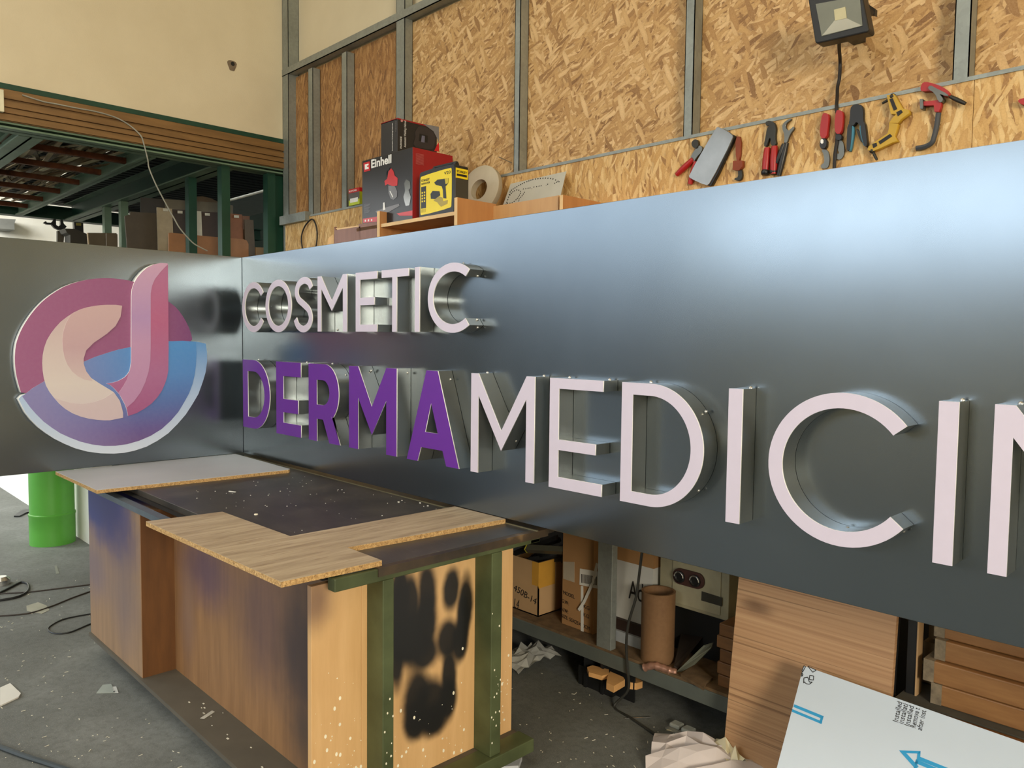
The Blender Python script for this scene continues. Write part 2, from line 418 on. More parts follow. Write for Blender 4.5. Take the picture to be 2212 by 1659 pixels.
b = B(); b.lathe((XL + .002, hp.y + .005, hp.z + .015), [(.0, .004), (.016, .004), (.016, 0), (.0, 0)], 16, X1); b.build('bolt_hole', M['black'], wall_left)
b = B(); b.box(XL, XL + .05, -.97, -.825, 2.155, 2.300); o = b.build('junction_box', thin((226, 220, 190)), None, bevel=.004)
tag(o, 'cream junction box on the corrugated band at the left edge', 'junction box')

# room beyond: white partition, mezzanine
b = B(); b.box(-11, -1.98, -.27, -.13, ZF, 1.22); struct(b.build('wall_partition', M['white_wall'], loc=(-6, -.2, ZF)))
b = B(); b.box(-9.2, -9, -3, 2.35, ZF, 5); struct(b.build('wall_far', M['white_wall'], loc=(-11.9, 0, ZF)))
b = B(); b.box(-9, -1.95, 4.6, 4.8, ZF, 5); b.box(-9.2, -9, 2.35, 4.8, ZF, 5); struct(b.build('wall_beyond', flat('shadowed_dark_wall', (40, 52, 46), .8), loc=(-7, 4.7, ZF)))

mz = thing('mezzanine', (-4, .5, 2.065), 'dark green steel mezzanine above the left panel, seen from below', 'mezzanine')
def ibeam(p, q, w, h, mt, mt2, name='beam', along='x'):
    b = B()
    (x0, y0), (x1, y1) = p, q; z = 2.065
    if along == 'x':
        b.box(x0, x1, y0, y0 + w, z, z + .012); b.cur = 1; b.box(x0, x1, y0 + w * .45, y0 + w * .55, z, z + h); b.cur = 0; b.box(x0, x1, y0, y0 + w, z + h, z + h + .012)
    else:
        b.box(x0, x0 + w, y0, y1, z, z + .012); b.cur = 1; b.box(x0 + w * .45, x0 + w * .55, y0, y1, z, z + h); b.cur = 0; b.box(x0, x0 + w, y0, y1, z + h, z + h + .012)
    return b.build(name, [mt, mt2], mz)
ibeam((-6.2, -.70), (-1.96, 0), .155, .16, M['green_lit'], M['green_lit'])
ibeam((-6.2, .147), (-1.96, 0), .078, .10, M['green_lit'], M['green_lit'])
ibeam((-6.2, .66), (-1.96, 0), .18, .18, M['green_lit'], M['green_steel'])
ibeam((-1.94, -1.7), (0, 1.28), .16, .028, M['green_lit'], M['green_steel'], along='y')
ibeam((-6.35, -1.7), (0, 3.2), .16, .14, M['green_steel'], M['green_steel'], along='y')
b = B(); b.box(-6.4, -1.96, .2, 1.9, 2.26, 2.28); b.box(-6.4, -1.96, -1.7, -.66, 2.26, 2.28); b.box(-6.4, -1.96, -.66, .2, 2.30, 2.31); b.build('deck', M['deck'], mz)
for xx in (-2.55, -3.2, -3.85, -4.5, -5.15, -5.8):
    b = B(); b.box(xx, xx + .045, -.62, .2, 2.10, 2.145); b.build('rusty_bar', M['rust'], mz)
for (px, yy) in ((413, .72), (484, .76), (582, .80), (231, .72), (267, .72)):
    p = PY(px, 480, yy); x = p.x
    if px in (484, 582): x = -1.87; yy = PX(px, 480, x).y
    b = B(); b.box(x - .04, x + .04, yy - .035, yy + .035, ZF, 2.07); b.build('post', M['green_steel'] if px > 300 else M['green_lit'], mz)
b = B(); p = PY(600, 480, 1.0); b.box(-1.97, -1.85, 1.13, 1.29, ZF, 2.06); b.build('corner_post', M['green_steel'], mz)
b = B(); b.box(-8, -1.96, 1.95, 2.6, 2.25, 2.35); o = b.build('suspended_slab', M['grey_pale']); tag(o, 'pale grey slab seen high behind the green mezzanine posts', 'panel')
# stored sticks lying over the rusty bars
wm = [thin((176, 150, 112)), thin((132, 104, 70)), thin((205, 186, 150)), thin((96, 76, 54))]
for i in range(95):
    x0 = -6.0 + random.random() * 3.2; y = -.60 + .78 * random.random(); L = .7 + random.random() * 1.5; a = random.uniform(-.10, .10) if random.random() < .8 else random.uniform(-.6, .6)
    p = V((x0, y, 2.155 + .0135 * (i % 9))); q = p + V((L * math.cos(a), L * math.sin(a), random.uniform(0, .02)))
    q.x = min(q.x, -1.99); q.y = max(-.63, min(.2, q.y))
    b = B(); b.bar(p, q, random.uniform(.015, .035), .012); o = b.build('wood_strip', wm[i % 4])
    tag(o, 'thin wooden strip in the jumble lying on rusty bars under the mezzanine', 'wood strip', 'wooden strips stored on the mezzanine bars')

# pieces stacked on the rack behind the left panel
RACK = thing('storage_rack', (-3, .6, ZF), 'dark rack hidden behind the left sign panel that carries the offcut boards', 'rack')
b = B(); b.box(-4.6, -2.1, -.75, 1.9, 1.26, 1.30); b.build('rack_shelf', M['green_steel'], RACK)
for x in (-4.55, -2.15):
    for y in (-.05, 1.82):
        b = B(); b.box(x - .02, x + .02, y - .02, y + .02, ZF, 1.26); b.build('leg', M['green_steel'], RACK)
def c7(x, y): return (230 + x / 5.672, 400 + y / 5.672)
def board(pts, X, col, label, thick=.018, name='board', cat='board', conv=c7, zb=1.30, group=None):
    P = [PX(*conv(*p), X) for p in pts]
    P = [V((X, q.y, max(q.z, zb))) for q in P]
    zmin = min(q.z for q in P)
    P = [V((X, q.y, zb)) if abs(q.z - zmin) < .05 or q.z < zmin + .03 else q for q in P]
    b = B(); b.prism(P, (-thick, 0, 0)); o = b.build(name, thin(col)); return tag(o, label, cat, group)
Bm = (96, 80, 60)
board([(420, 150), (720, 170), (720, 760), (430, 760)], -3.45, (64, 60, 54), 'dark sheet standing highest behind the brown boards at the left')
board([(720, 170), (1390, 215), (1550, 250), (1550, 760), (720, 760)], -3.4, (112, 104, 84), 'long greyish board behind the labelled sample boards', name='board')
board([(1090, 215), (1100, 140), (1180, 135), (1280, 160), (1390, 215), (1390, 760), (1090, 760)], -3.46, (110, 92, 68), 'round topped brown board rising above the sample boards')
board([(225, 380), (250, 368), (290, 366), (290, 325), (620, 345), (655, 790), (270, 760)], -3.1, (84, 74, 60), 'large taupe board leaning left of the sample boards')
board([(620, 270), (805, 290), (830, 470), (635, 460)], -3.02, (172, 156, 126), 'beige grained sample board with a small white label')
board([(636, 470), (830, 480), (845, 600), (845, 795), (655, 795)], -3.05, (148, 116, 76), 'tan board with a round black hole')
hc = PX(*c7(722, 600), -3.04); b = B(); b.lathe(hc, [(0, .003), (.048, .003), (.048, -.004), (0, -.004)], 24, X1)
tag(b.build('hole_shade_disc', M['dark_void']), 'black disc painting the shade in the round hole of the tan board', 'disc')  # the hole is not cut; its inner shade is a black disc
board([(810, 295), (985, 305), (985, 490), (835, 480)], -3.02, (62, 52, 42), 'dark brown sample board left of the middle green post')
board([(832, 485), (985, 492), (985, 700), (845, 640)], -3.06, (84, 80, 72), 'grey board below the dark brown sample board')
board([(1092, 315), (1162, 320), (1185, 500), (1092, 495)], -3.02, (196, 190, 168), 'pale stone coloured sample board between two green posts')
board([(1095, 500), (1185, 505), (1200, 625), (1095, 620)], -3.06, (104, 78, 52), 'brown offcut under the pale stone coloured board')
board([(1165, 325), (1390, 335), (1390, 515), (1185, 500)], -3.02, (66, 50, 38), 'dark walnut sample board with a white label between two posts')
board([(1190, 508), (1390, 518), (1390, 640), (1200, 625)], -3.06, (160, 144, 116), 'beige sample board under the dark walnut one')
board([(1490, 530), (1525, 535), (1545, 650), (1490, 645)], -3.1, (150, 140, 116), 'narrow pale offcut right of the second green post')
board([(1500, 345), (1662, 360), (1685, 540), (1520, 530)], -3.02, (134, 84, 50), 'reddish sample board with a white label at the right')
board([(1522, 533), (1690, 543), (1705, 660), (1545, 655)], -3.06, (96, 66, 42), 'brown sample board under the reddish one')
board([(1665, 375), (1755, 380), (1755, 700), (1690, 700)], -3.2, (112, 74, 46), 'narrow brown board behind the reddish sample board')
board([(1690, 420), (1800, 428), (1835, 840), (1745, 860), (1700, 760)], -3.0, (88, 72, 50), 'tall olive brown board at the right end of the row')
board([(1830, 760), (1960, 765), (1960, 850), (1830, 850)], -2.6, (132, 100, 56), 'short tan box side at the foot of the right green post')
board([(0, 590), (135, 600), (135, 745), (0, 735)], -3.3, (98, 86, 68), 'low taupe board at the far left of the row')
for (x, y, xx) in ((695, 285, -3.0), (872, 312, -3.0), (1207, 340, -3.0), (1563, 366, -3.0)):
    P = [PX(*c7(*q), xx) for q in ((x, y), (x + 60, y + 4), (x + 60, y + 36), (x, y + 32))]
    b = B(); b.prism(P, (-.002, 0, 0)); tag(b.build('label_sticker', thin((205, 200, 180))), {695: 'small white sticker on the beige grained sample board', 872: 'small white sticker on the dark brown sample board', 1207: 'small white sticker on the dark walnut sample board', 1563: 'small white sticker on the reddish sample board'}[x], 'sticker')
# big rounded plywood piece in front
pp = [(765, 585), (790, 582), (990, 602), (1390, 640), (1680, 662), (1720, 680), (1740, 720), (1742, 900), (765, 900)]
P = [PX(*c7(*p), -2.7) for p in pp]; P = [V((-2.7, q.y, max(1.30, q.z if i < 7 else 1.30))) for i, q in enumerate(P)]
b = B(); b.prism(P, (-.018, 0, 0)); tag(b.build('plywood_piece', thin((158, 110, 70))), 'long orange plywood piece with a rounded corner in front of the sample boards', 'plywood')
# clutter silhouetted before the white partition
def c8(x, y): return (x / 7.9, 420 + y / 7.9)
def yb(pts, X, th, mat, name, label, cat, conv=c8, zmin=None):
    P = [PX(*conv(*p), X) for p in pts]
    if zmin is not None: lo = min(q.z for q in P); P = [V((q.x, q.y, zmin)) if q.z < lo + .07 else q for q in P]
    b = B(); b.prism(P, (-th, 0, 0)); return tag(b.build(name, mat), label, cat)
yb([(-60, 405), (270, 425), (245, 500), (250, 600), (-60, 580)], -8.7, .3, thin((128, 130, 126)), 'duct', 'grey duct end before the bright white far wall at the left edge', 'duct')
yb([(745, 480), (785, 455), (800, 478), (880, 482), (920, 440), (930, 405), (955, 415), (958, 520), (1000, 545), (1035, 520), (1040, 420), (1070, 430), (1090, 500), (1140, 550), (1090, 600), (1000, 605), (930, 570), (880, 515), (800, 510)], -6.2, .05, M['black'], 'hoist_trolley', 'black hoist trolley silhouette hanging under the far beam before the white wall', 'hoist')
yb([(985, 620), (1090, 590), (1100, 680), (1020, 710), (1020, 790), (975, 790)], -4.45, .05, thin((70, 64, 50)), 'angle_bracket', 'small dark angle bracket under the hoist trolley', 'bracket', zmin=1.3)
yb([(650, 745), (900, 740), (980, 735), (970, 830), (650, 770)], -4.4, .1, thin((74, 50, 36)), 'wood_block', 'low dark brown block left of the hoist bracket', 'block', zmin=1.3)
yb([(1105, 580), (1290, 590), (1500, 680), (1560, 850), (1195, 820), (1200, 690), (1140, 650)], -4.2, .2, thin((52, 48, 38)), 'dark_carton', 'dark carton below the hoist with a slanting lid', 'carton', zmin=1.3)
yb([(1265, 470), (1420, 480), (1440, 640), (1300, 600)], -4.5, .06, M['black'], 'machine_casing', 'dark machine casing left of the white tub, with a yellow tag', 'machine', zmin=1.3)
yb([(1300, 485), (1385, 490), (1385, 535), (1300, 530)], -4.49, .004, thin((120, 110, 40)), 'yellow_tag', 'yellow tag on the dark machine casing', 'tag')
yb([(1432, 560), (1565, 545), (1565, 655), (1432, 650)], -4.0, .12, thin((214, 212, 190)), 'white_tub', 'small white tub above the notched taupe board', 'tub', zmin=1.3)
yb([(1500, 655), (1990, 660), (2010, 885), (1780, 870), (1760, 805), (1570, 805), (1560, 845)], -3.6, .02, thin((100, 88, 68)), 'notched_board', 'taupe board with a notch near the leftmost green posts', 'board', zmin=1.3)
yb([(1490, 655), (1505, 655), (1560, 845), (1540, 845)], -3.55, .02, thin((190, 168, 136)), 'pale_stick', 'pale stick leaning at the left edge of the notched board', 'stick', zmin=1.3)

# hanging cord on the left wall
cp = [(48, 205), (92, 219), (118, 224), (168, 234), (202, 240), (233, 248), (259, 258), (283, 273), (304, 293), (311, 312), (319.5, 346), (322, 363), (336, 397), (353, 430), (364, 450), (378, 475), (390, 495), (415, 523), (432, 534), (448, 542)]
b = B(); b.tube(spline([PX(x, y, XL + .03 if i < 8 else XL + .05) for i, (x, y) in enumerate(cp)], 5), .005, 7)
o = b.build('hanging_cord', thin((150, 150, 138)), smooth=True); tag(o, 'grey cord hanging from the corrugated header down behind the left panel', 'cord')

# green pipe and floor things at left
pipe = thing('green_pipe', (-2.34, -.455, ZF), 'bright green plastic pipe standing against the white partition', 'pipe')
b = B(); b.lathe((-2.34, -.455, ZF), [(.150, 0), (.156, .0), (.157, .10), (.157, .215), (.160, .22), (.160, .235), (.153, .24), (.153, 1.6), (.140, 1.6), (.140, .02), (.15, 0)], 48)
b.build('pipe_body', flat('green_plastic', (84, 156, 58), .35, 0, .06, 6), pipe, smooth=True)

# ------------------------------------------------------------------ the L-shaped sign
sign = thing('sign_panel', (2.4, 0, 0), 'long dark grey metallic sign panel with raised letters', 'sign')
b = B(); b.box(.004, 5.3, 0, .035, 0, 1.149); b.build('panel_face', M['panel'], sign, bevel=.0015)
sideS = thing('sign_panel', (0, -.9, 0), 'shorter dark grey sign panel at left with the round multicoloured logo', 'sign')
b = B(); b.box(-.035, 0, -2.1, .035, 0, 1.15); b.build('panel_face', M['panel'], sideS, bevel=.0015)

D = .074
def fx(px, py): q = PY(px, py, -D); return q.x, q.z
def Lx(px, py=800): return fx(px, py)[0]
def ribbon(loops, d0, d1):
    b = B()
    for lp in loops:
        k = len(b.v); m = len(lp)
        for (x, z) in lp: b.v.append(V((x, d0, z)))
        for (x, z) in lp: b.v.append(V((x, d1, z)))
        for i in range(m):
            j = (i + 1) % m; b.f.append((k + i, k + j, k + m + j, k + m + i)); b.mi.append(0)
    return b
def letter(ch, loops, mat, colour, screws=()):
    root = ribbon(loops, -.0015, -D + .003)
    o = root.build('letter', M['alu'], sign); o['label'] = '%s raised letter %s' % (colour, ch)
    for p in o.data.polygons: p.use_smooth = True
    o.data.set_sharp_from_angle(angle=math.radians(25))
    shape('letter_face', loops, .005, ((0, -D + .003, 0), X1, Z1, NY), [M[mat], M['acrylic']], o, side=1)
    for (x, z, nx, nz) in screws:
        b = B(); b.lathe((x, -.018, z), [(0, .006), (.0035, .005), (.006, .0015), (.006, -.002), (0, -.002)], 10, (nx, 0, nz))
        b.build('screw', M['screw'], o, smooth=True)
def scr(x, z, nx, nz): return (x, z, nx, nz)

zt, zb = .984, .7165
# COSMETIC
def cshape(x0, x1, z0, z1, xo, zoU, zoL, t, tx=None):
    """C: bbox left x0, circle right x1, terminals end at x=xo"""
    cx, cz, rx, rz = (x0 + x1) / 2, (z0 + z1) / 2, (x1 - x0) / 2, (z1 - z0) / 2
    a = math.degrees(math.atan2((zoU - cz) / rz, (xo - cx) / rx))
    out = arc(cx, cz, rx, rz, a, 360 - a, 56)
    inn = arc(cx, cz, rx - t, rz - t, 360 - a, a, 56)
    return out + inn
def ring(x0, x1, z0, z1, t):
    cx, cz, rx, rz = (x0 + x1) / 2, (z0 + z1) / 2, (x1 - x0) / 2, (z1 - z0) / 2
    return [arc(cx, cz, rx, rz, 0, 354, 59), arc(cx, cz, rx - t, rz - t, 0, 354, 59)]
def mshape(x0, x1, s, z0, z1, zin, ztip, zn, top):
    xm = (x0 + x1) / 2
    return [(x0, z0), (x0, z1), (x0 + top, z1), (xm, zin), (x1 - top, z1), (x1, z1), (x1, z0), (x1 - s, z0), (x1 - s, zn), (xm, ztip), (x0 + s, zn), (x0 + s, z0)]
def eshape(x0, x1, xm, s, z0, z1, za, zbm, zc, zd):
    return [(x0, z0), (x0, z1), (x1, z1), (x1, za), (x0 + s, za), (x0 + s, zbm), (xm, zbm), (xm, zc), (x0 + s, zc), (x0 + s, zd), (x1, zd), (x1, z0)]
t = .034
xa = Lx(524.9); xb = Lx(569.4, 640)
R = .140
letter('C', [cshape(xa, xa + 2 * R, zb - .004, zt + .004, xb, .93, 0, t)], 'pink', 'pale pink')
xa = Lx(575.1); xc = Lx(630.9)
letter('O', ring(xa, xc, zb - .004, zt + .004, t), 'pink', 'pale pink', [scr((xa + xc) / 2 + .10, .78, -.3, .9)])
# S from a centre line
sl, sr = Lx(638.3), Lx(674)
def sshape(x0, x1, z0, z1, t):
    w = x1 - x0; h = z1 - z0
    cl = [(.93, .80), (.80, .905), (.52, .945), (.22, .88), (.10, .745), (.20, .61), (.50, .51), (.80, .40), (.90, .245), (.76, .11), (.46, .055), (.16, .12), (.02, .24)]
    c = spline([(x0 + w * a, z0 + h * bb, 0) for a, bb in cl], 6); L = []; Rr = []
    for i in range(len(c)):
        tt = (c[min(i + 1, len(c) - 1)] - c[max(i - 1, 0)]).normalized(); nn = V((-tt.y, tt.x, 0)) * t / 2
        L.append((c[i].x + nn.x, c[i].y + nn.y)); Rr.append((c[i].x - nn.x, c[i].y - nn.y))
    return L + Rr[::-1]
letter('S', [sshape(sl, sr + .008, zb - .003, zt + .003, t)], 'pink', 'pale pink')
xa, xc = Lx(687.1), Lx(750)
m1 = fx(718.8, 671.8)[1]; m2 = fx(718.8, 651.1)[1] ; m3 = fx(694.9, 621.8)[1]
letter('M', [mshape(xa, xc, .034, zb, zt, m2 + .004, m1, m3 - .004, .034)], 'pink', 'pale pink', [scr(xa + .09, zb + .01, .3, -1)])
xa, xc, xm = Lx(769), Lx(814.9), Lx(809.2)
letter('E', [eshape(xa, xc, xm, .036, zb, zt, zt - .033, .870, .836, zb + .032)], 'pink', 'pale pink')
xa, xc = Lx(824.8), Lx(882.6); s0, s1 = Lx(847.5), Lx(857.2)
letter('T', [[(xa, zt), (xc, zt), (xc, zt - .033), (s1, zt - .033), (s1, zb), (s0, zb), (s0, zt - .033), (xa, zt - .033)]], 'pink', 'pale pink')
xa, xc = Lx(896.2), Lx(906.4)
letter('I', [[(xa, zb), (xa, zt), (xc, zt), (xc, zb)]], 'pink', 'pale pink')
xa = Lx(924.1); xo, zo = fx(1008.2, 591.8)
letter('C', [cshape(xa, xa + 2 * .158, zb - .004, zt + .004, xo, zo, 0, .0345)], 'pink', 'pale pink last', [scr(xo + .0, .765, .5, .8), scr(xo + .002, .735, .6, -.8), scr(xo - .0, .935, .3, -.9), scr(xo - .085, .988, 0, 1)])

# DERMA
z1, z0 = .558, .176
def dshape(x0, x1, z0, z1, s, tb, k=.45):
    """D with straight spine, bowl reaching x1"""
    w = x1 - x0; h = (z1 - z0) / 2; cz = (z0 + z1) / 2; r = min(h, w * .74); xs = x1 - r
    out = [(x0, z0), (x0, z1), (xs, z1)] + [(xs + r * math.cos(a), cz + h * math.sin(a)) for a in [math.pi / 2 - math.pi * i / 40 for i in range(1, 40)]] + [(xs, z0)]
    ri, hi = r - s, h - tb
    inn = [(x0 + s, z0 + tb), (x0 + s, z1 - tb), (xs, z1 - tb)] + [(xs + ri * math.cos(a), cz + hi * math.sin(a)) for a in [math.pi / 2 - math.pi * i / 40 for i in range(1, 40)]] + [(xs, z0 + tb)]
    return [out, inn]
xa, xc = max(.012, Lx(525.2)), Lx(583.4)
letter('D', dshape(xa, xc, z0, z1, .063, .063), 'purple', 'purple', [scr(xa + .08, z1 + .001, 0, 1)])
xa, xc, xm = Lx(597.1), Lx(650.6), Lx(644.5); si = Lx(612.8)
letter('E', [eshape(xa, xc, xm, si - xa, z0, z1, fx(612.3, 812.2)[1], fx(612.3, 861.3)[1], fx(612.3, 890)[1], fx(612.3, 912.5)[1])], 'purple', 'purple', [scr(xc - .04, z1 + .001, 0, 1)])
# R
xa, xi, xr, xl = Lx(667.3), Lx(685), Lx(732.5), Lx(735.3)
zc1 = fx(684, 820.1)[1]; zc0 = fx(684, 873.3)[1]; zn = fx(684, 904.3)[1]; zw = fx(717, 899.2)
bow_c = (z1 + zn) / 2; bh = (z1 - zn) / 2 + .004; xs = xr - .125
out = [(xa, z0), (xa, z1), (xs, z1)] + [(xs + .125 * math.cos(a), z1 - bh + bh * math.sin(a)) for a in [math.pi / 2 - math.pi * .83 * i / 24 for i in range(1, 25)]]
out += [(zw[0], zw[1]), (xl, z0), (Lx(711.9), z0), (Lx(698.2), zn), (xi, zn), (xi, z0)]
ch = (zc1 - zc0) / 2; cc = (zc1 + zc0) / 2; xr2 = Lx(712.2); xs2 = xr2 - .062
inn = [(xi, zc0), (xi, zc1), (xs2, zc1)] + [(xs2 + .062 * math.cos(a), cc + ch * math.sin(a)) for a in [math.pi / 2 - math.pi * i / 20 for i in range(1, 20)]] + [(xs2, zc0)]
letter('R', [out, inn], 'purple', 'purple', [scr(xa + .13, z1 + .001, 0, 1), scr(xr - .03, z1 - .05, .8, .6)])
xa, xc = Lx(754.6), Lx(857.8); s = Lx(774.5) - xa
letter('M', [mshape(xa, xc, s, z0, z1, fx(804, 878.7)[1], fx(804.5, 939.7)[1], fx(775, 859)[1], s)], 'purple', 'purple', [scr(xa + s + .02, z1 - .02, .9, .4), scr(xc + .001, z1 - .02, 1, 0)])
A = [fx(921.9, 800), fx(946.4, 801.9), fx(992, 1010.6), fx(964.5, 1006), fx(956.5, 973.6), fx(910.3, 965.8), fx(902.7, 993.7), fx(879.4, 990.2)]
A[0] = (A[0][0], z1); A[1] = (A[1][0], z1)
for i in (2, 3, 6, 7): A[i] = (A[i][0], z0)
zx = (A[4][1] + A[5][1]) / 2; A[4] = (A[4][0], zx); A[5] = (A[5][0], zx)
Ai = [fx(932.1, 870.7), fx(946.4, 936.7), fx(919.3, 933)]; zi = (Ai[1][1] + Ai[2][1]) / 2; Ai[1] = (Ai[1][0], zi); Ai[2] = (Ai[2][0], zi)
letter('A', [A, Ai], 'purple', 'purple', [scr(A[1][0] + .012, z1 - .035, 1, .3)])
# MEDICINE
xa, xc = Lx(1019), Lx(1156.5); s = Lx(1034.5) - xa
letter('M', [mshape(xa, xc, s, z0, z1, fx(1084.4, 931)[1], fx(1084.4, 974.2)[1], fx(1035.2, 852.8)[1], s)], 'pink', 'pale pink large', [scr(xa + s * .7, z1 + .001, 0, 1), scr(xc - .01, z1 + .001, 0, 1), scr((xa + xc) / 2 + .02, .31, .7, -.7)])
xa, xc, xm = Lx(1189.3), Lx(1304.5), Lx(1290); s = Lx(1209) - xa
letter('E', [eshape(xa, xc, xm, s, z0, z1, fx(1210.9, 839.8)[1], fx(1209, 949.7)[1], fx(1209, 972.3)[1], fx(1207.6, 1030.5)[1])], 'pink', 'pale pink large', [scr(xa + .04, z1 + .001, 0, 1), scr(xc - .02, z1 + .001, 0, 1)])
xa, xc = Lx(1345.2), Lx(1524.7); s = Lx(1369) - xa
def dround(x0, x1, z0, z1, s, tb):
    h = (z1 - z0) / 2; cz = (z0 + z1) / 2; r = h * 1.0; xs = x1 - r
    f = lambda rr, hh, xx: [(xs + rr * math.cos(a), cz + hh * math.sin(a)) for a in [math.pi / 2 - math.pi * i / 56 for i in range(1, 56)]]
    return [[(x0, z0), (x0, z1), (xs, z1)] + f(r, h, xs) + [(xs, z0)], [(x0 + s, z0 + tb), (x0 + s, z1 - tb), (xs, z1 - tb)] + f(r - s, h - tb, xs) + [(xs, z0 + tb)]]
letter('D', dround(xa, xc, z0, z1, s, .0375), 'pink', 'pale pink large', [scr(xa + .07, z1 + .001, 0, 1), scr(xc - .03, .48, .85, .5), scr(xc - .05, .24, .8, -.6)])
xa, xc = Lx(1576.5), Lx(1606.6)
letter('I', [[(xa, z0), (xa, z1), (xc, z1), (xc, z0)]], 'pink', 'pale pink large', [scr(xc - .008, z1 + .001, 0, 1)])
xa = fx(1660.4, 1000)[0]; xo, zo = fx(1954.2, 924.7)
letter('C', [cshape(xa, xa + .398, z0 - .006, z1 + .006, xo, zo, 0, .0395)], 'pink', 'pale pink large round', [scr(xo - .01, zo + .012, .8, .6), scr(xo - .012, z0 + .05, .8, -.6), scr(xo - .15, z0 + .03, 0, 1)])
xa, xc = Lx(2032), Lx(2076)
letter('I', [[(xa, z0), (xa, z1), (xc, z1), (xc, z0)]], 'pink', 'pale pink second large', [scr(xc - .01, z1 + .001, 0, 1)])
xa = Lx(2153.5); s = Lx(2196) - xa; w = .31
zq = fx(2202, 945.9)[1]
N_ = [(xa, z0), (xa, z1), (xa + .040, z1), (xa + w - s, z0 + .075 + (z1 - zq - .0)), (xa + w - s, z1), (xa + w, z1), (xa + w, z0), (xa + w - .04, z0), (xa + s, zq), (xa + s, z0)]
N_[3] = (xa + w - s, z0 + (z1 - zq))
letter('N', [N_], 'pink', 'pale pink large', [scr(xa + .036, z1 + .001, 0, 1)])
xa += w + .07
letter('E', [eshape(xa, xa + .2, xa + .18, s, z0, z1, z1 - .0375, .39, .35, z0 + .0375)], 'pink', 'pale pink last')

# logo on the short panel
DL = .05
def lg(x, y, d=DL): q = PX(x / 2.7643, 500 + y / 2.7643, d); return (q.y, q.z)
def grad(name, stops, axis, lo, hi, extra=None):
    n = N(name); sp = n.n('ShaderNodeSeparateXYZ'); n.l(n.pos(), sp.inputs[0]); mr = n.n('ShaderNodeMapRange'); n.l(sp.outputs[axis], mr.inputs[0])
    mr.inputs[1].default_value = lo; mr.inputs[2].default_value = hi
    c = n.ramp(mr.outputs[0], stops)
    if extra:
        m2 = n.n('ShaderNodeMapRange'); n.l(sp.outputs[1], m2.inputs[0]); m2.inputs[1].default_value = extra[1]; m2.inputs[2].default_value = extra[2]
        m2.inputs[3].default_value = .8; m2.inputs[4].default_value = 0; c = n.mix(m2.outputs[0], c, srgb(extra[0]))
    c = n.mix(n.math('MULTIPLY', n.noise(60, 3), .04), c, (1, 1, 1, 1))
    return n.fin(c, .5)
oy = sideS.location.y
mauve = grad('mauve_print', [(0, (154, 88, 134)), (.55, (148, 82, 128)), (.85, (120, 62, 120)), (1, (100, 46, 110))], 1, -.25, .78)
blue = grad('blue_violet_print', [(0, (112, 74, 124)), (.22, (98, 84, 148)), (.45, (84, 112, 176)), (.7, (82, 138, 205)), (1, (76, 146, 214))], 2, .06, .66, ((140, 130, 182), -.16, .30))
rimm = grad('pale_blue_print', [(0, (206, 216, 232)), (.5, (176, 200, 232)), (1, (92, 152, 214))], 2, .05, .66)
cream = grad('cream_print', [(0, (206, 192, 200)), (.35, (216, 206, 202)), (.7, (208, 190, 190)), (1, (200, 174, 178))], 2, .22, .85)
cream2 = grad('rose_cream_print', [(0, (212, 196, 194)), (.5, (196, 164, 172)), (1, (204, 174, 176))], 2, .40, .85)
cream3 = grad('shell_print', [(0, (202, 182, 190)), (1, (208, 192, 194))], 2, .2, .42)
pinkl = grad('light_rose_print', [(0, (184, 134, 176)), (.45, (194, 150, 188)), (.62, (182, 146, 194)), (1, (206, 164, 194))], 2, .26, 1.1)
pinkd = grad('deep_rose_print', [(0, (158, 76, 128)), (.3, (172, 106, 152)), (.62, (184, 98, 140)), (1, (178, 112, 154))], 2, .22, 1.1)
def logo_piece(name, pts, mat, d0, th, parent, lab, it=1, side=True):
    P = [lg(x, y, d0 + th) for x, y in pts]
    if it: P = smooth_loop(P, it)
    o = shape(name, [P], th, ((d0, 0, 0), Y1, Z1, X1), [mat, M['acrylic']], parent, side=1)
    if lab: o['label'] = lab
    return o
top = [(130, 975), (112, 920), (95, 850), (87, 770), (92, 690), (105, 640), (128, 585), (160, 530), (205, 468), (255, 415), (320, 365), (400, 320), (500, 290), (600, 278), (700, 281), (795, 297), (900, 340), (1007, 418), (1060, 460), (1105, 525), (1138, 595), (1152, 660), (1010, 760), (700, 900), (400, 960)]
logo_piece('logo_disc', top, mauve, .004, DL - .004, sideS, 'mauve upper disc of the logo')
rim = [(110, 1000), (150, 1080), (185, 1125), (230, 1170), (280, 1208), (330, 1240), (390, 1270), (450, 1295), (520, 1314), (600, 1325), (680, 1327), (740, 1322), (800, 1310), (875, 1285), (940, 1250), (1005, 1205), (1060, 1150), (1110, 1092), (1150, 1030), (1185, 970), (1210, 900), (1228, 840), (1237, 775), (1236, 720), (1229, 670), (1168, 657), (1010, 655), (640, 900), (400, 900), (130, 978)]
logo_piece('logo_rim', rim, rimm, .004, DL - .002, sideS, 'pale blue rim of the logo', 0)
blu = [(132, 985), (180, 1050), (215, 1090), (260, 1135), (310, 1172), (360, 1205), (420, 1232), (480, 1255), (550, 1272), (620, 1281), (690, 1280), (760, 1270), (830, 1250), (900, 1220), (965, 1180), (1020, 1130), (1065, 1078), (1100, 1020), (1130, 965), (1150, 910), (1163, 855), (1170, 800), (1174, 730), (1170, 658), (1090, 653), (1010, 656), (900, 670), (780, 690), (710, 704), (640, 725), (570, 748), (500, 778), (420, 815), (340, 855), (260, 897), (195, 935)]
logo_piece('logo_blue', blu, blue, DL + .002, .0015, sideS, 'blue and violet crescent of the logo', 0)
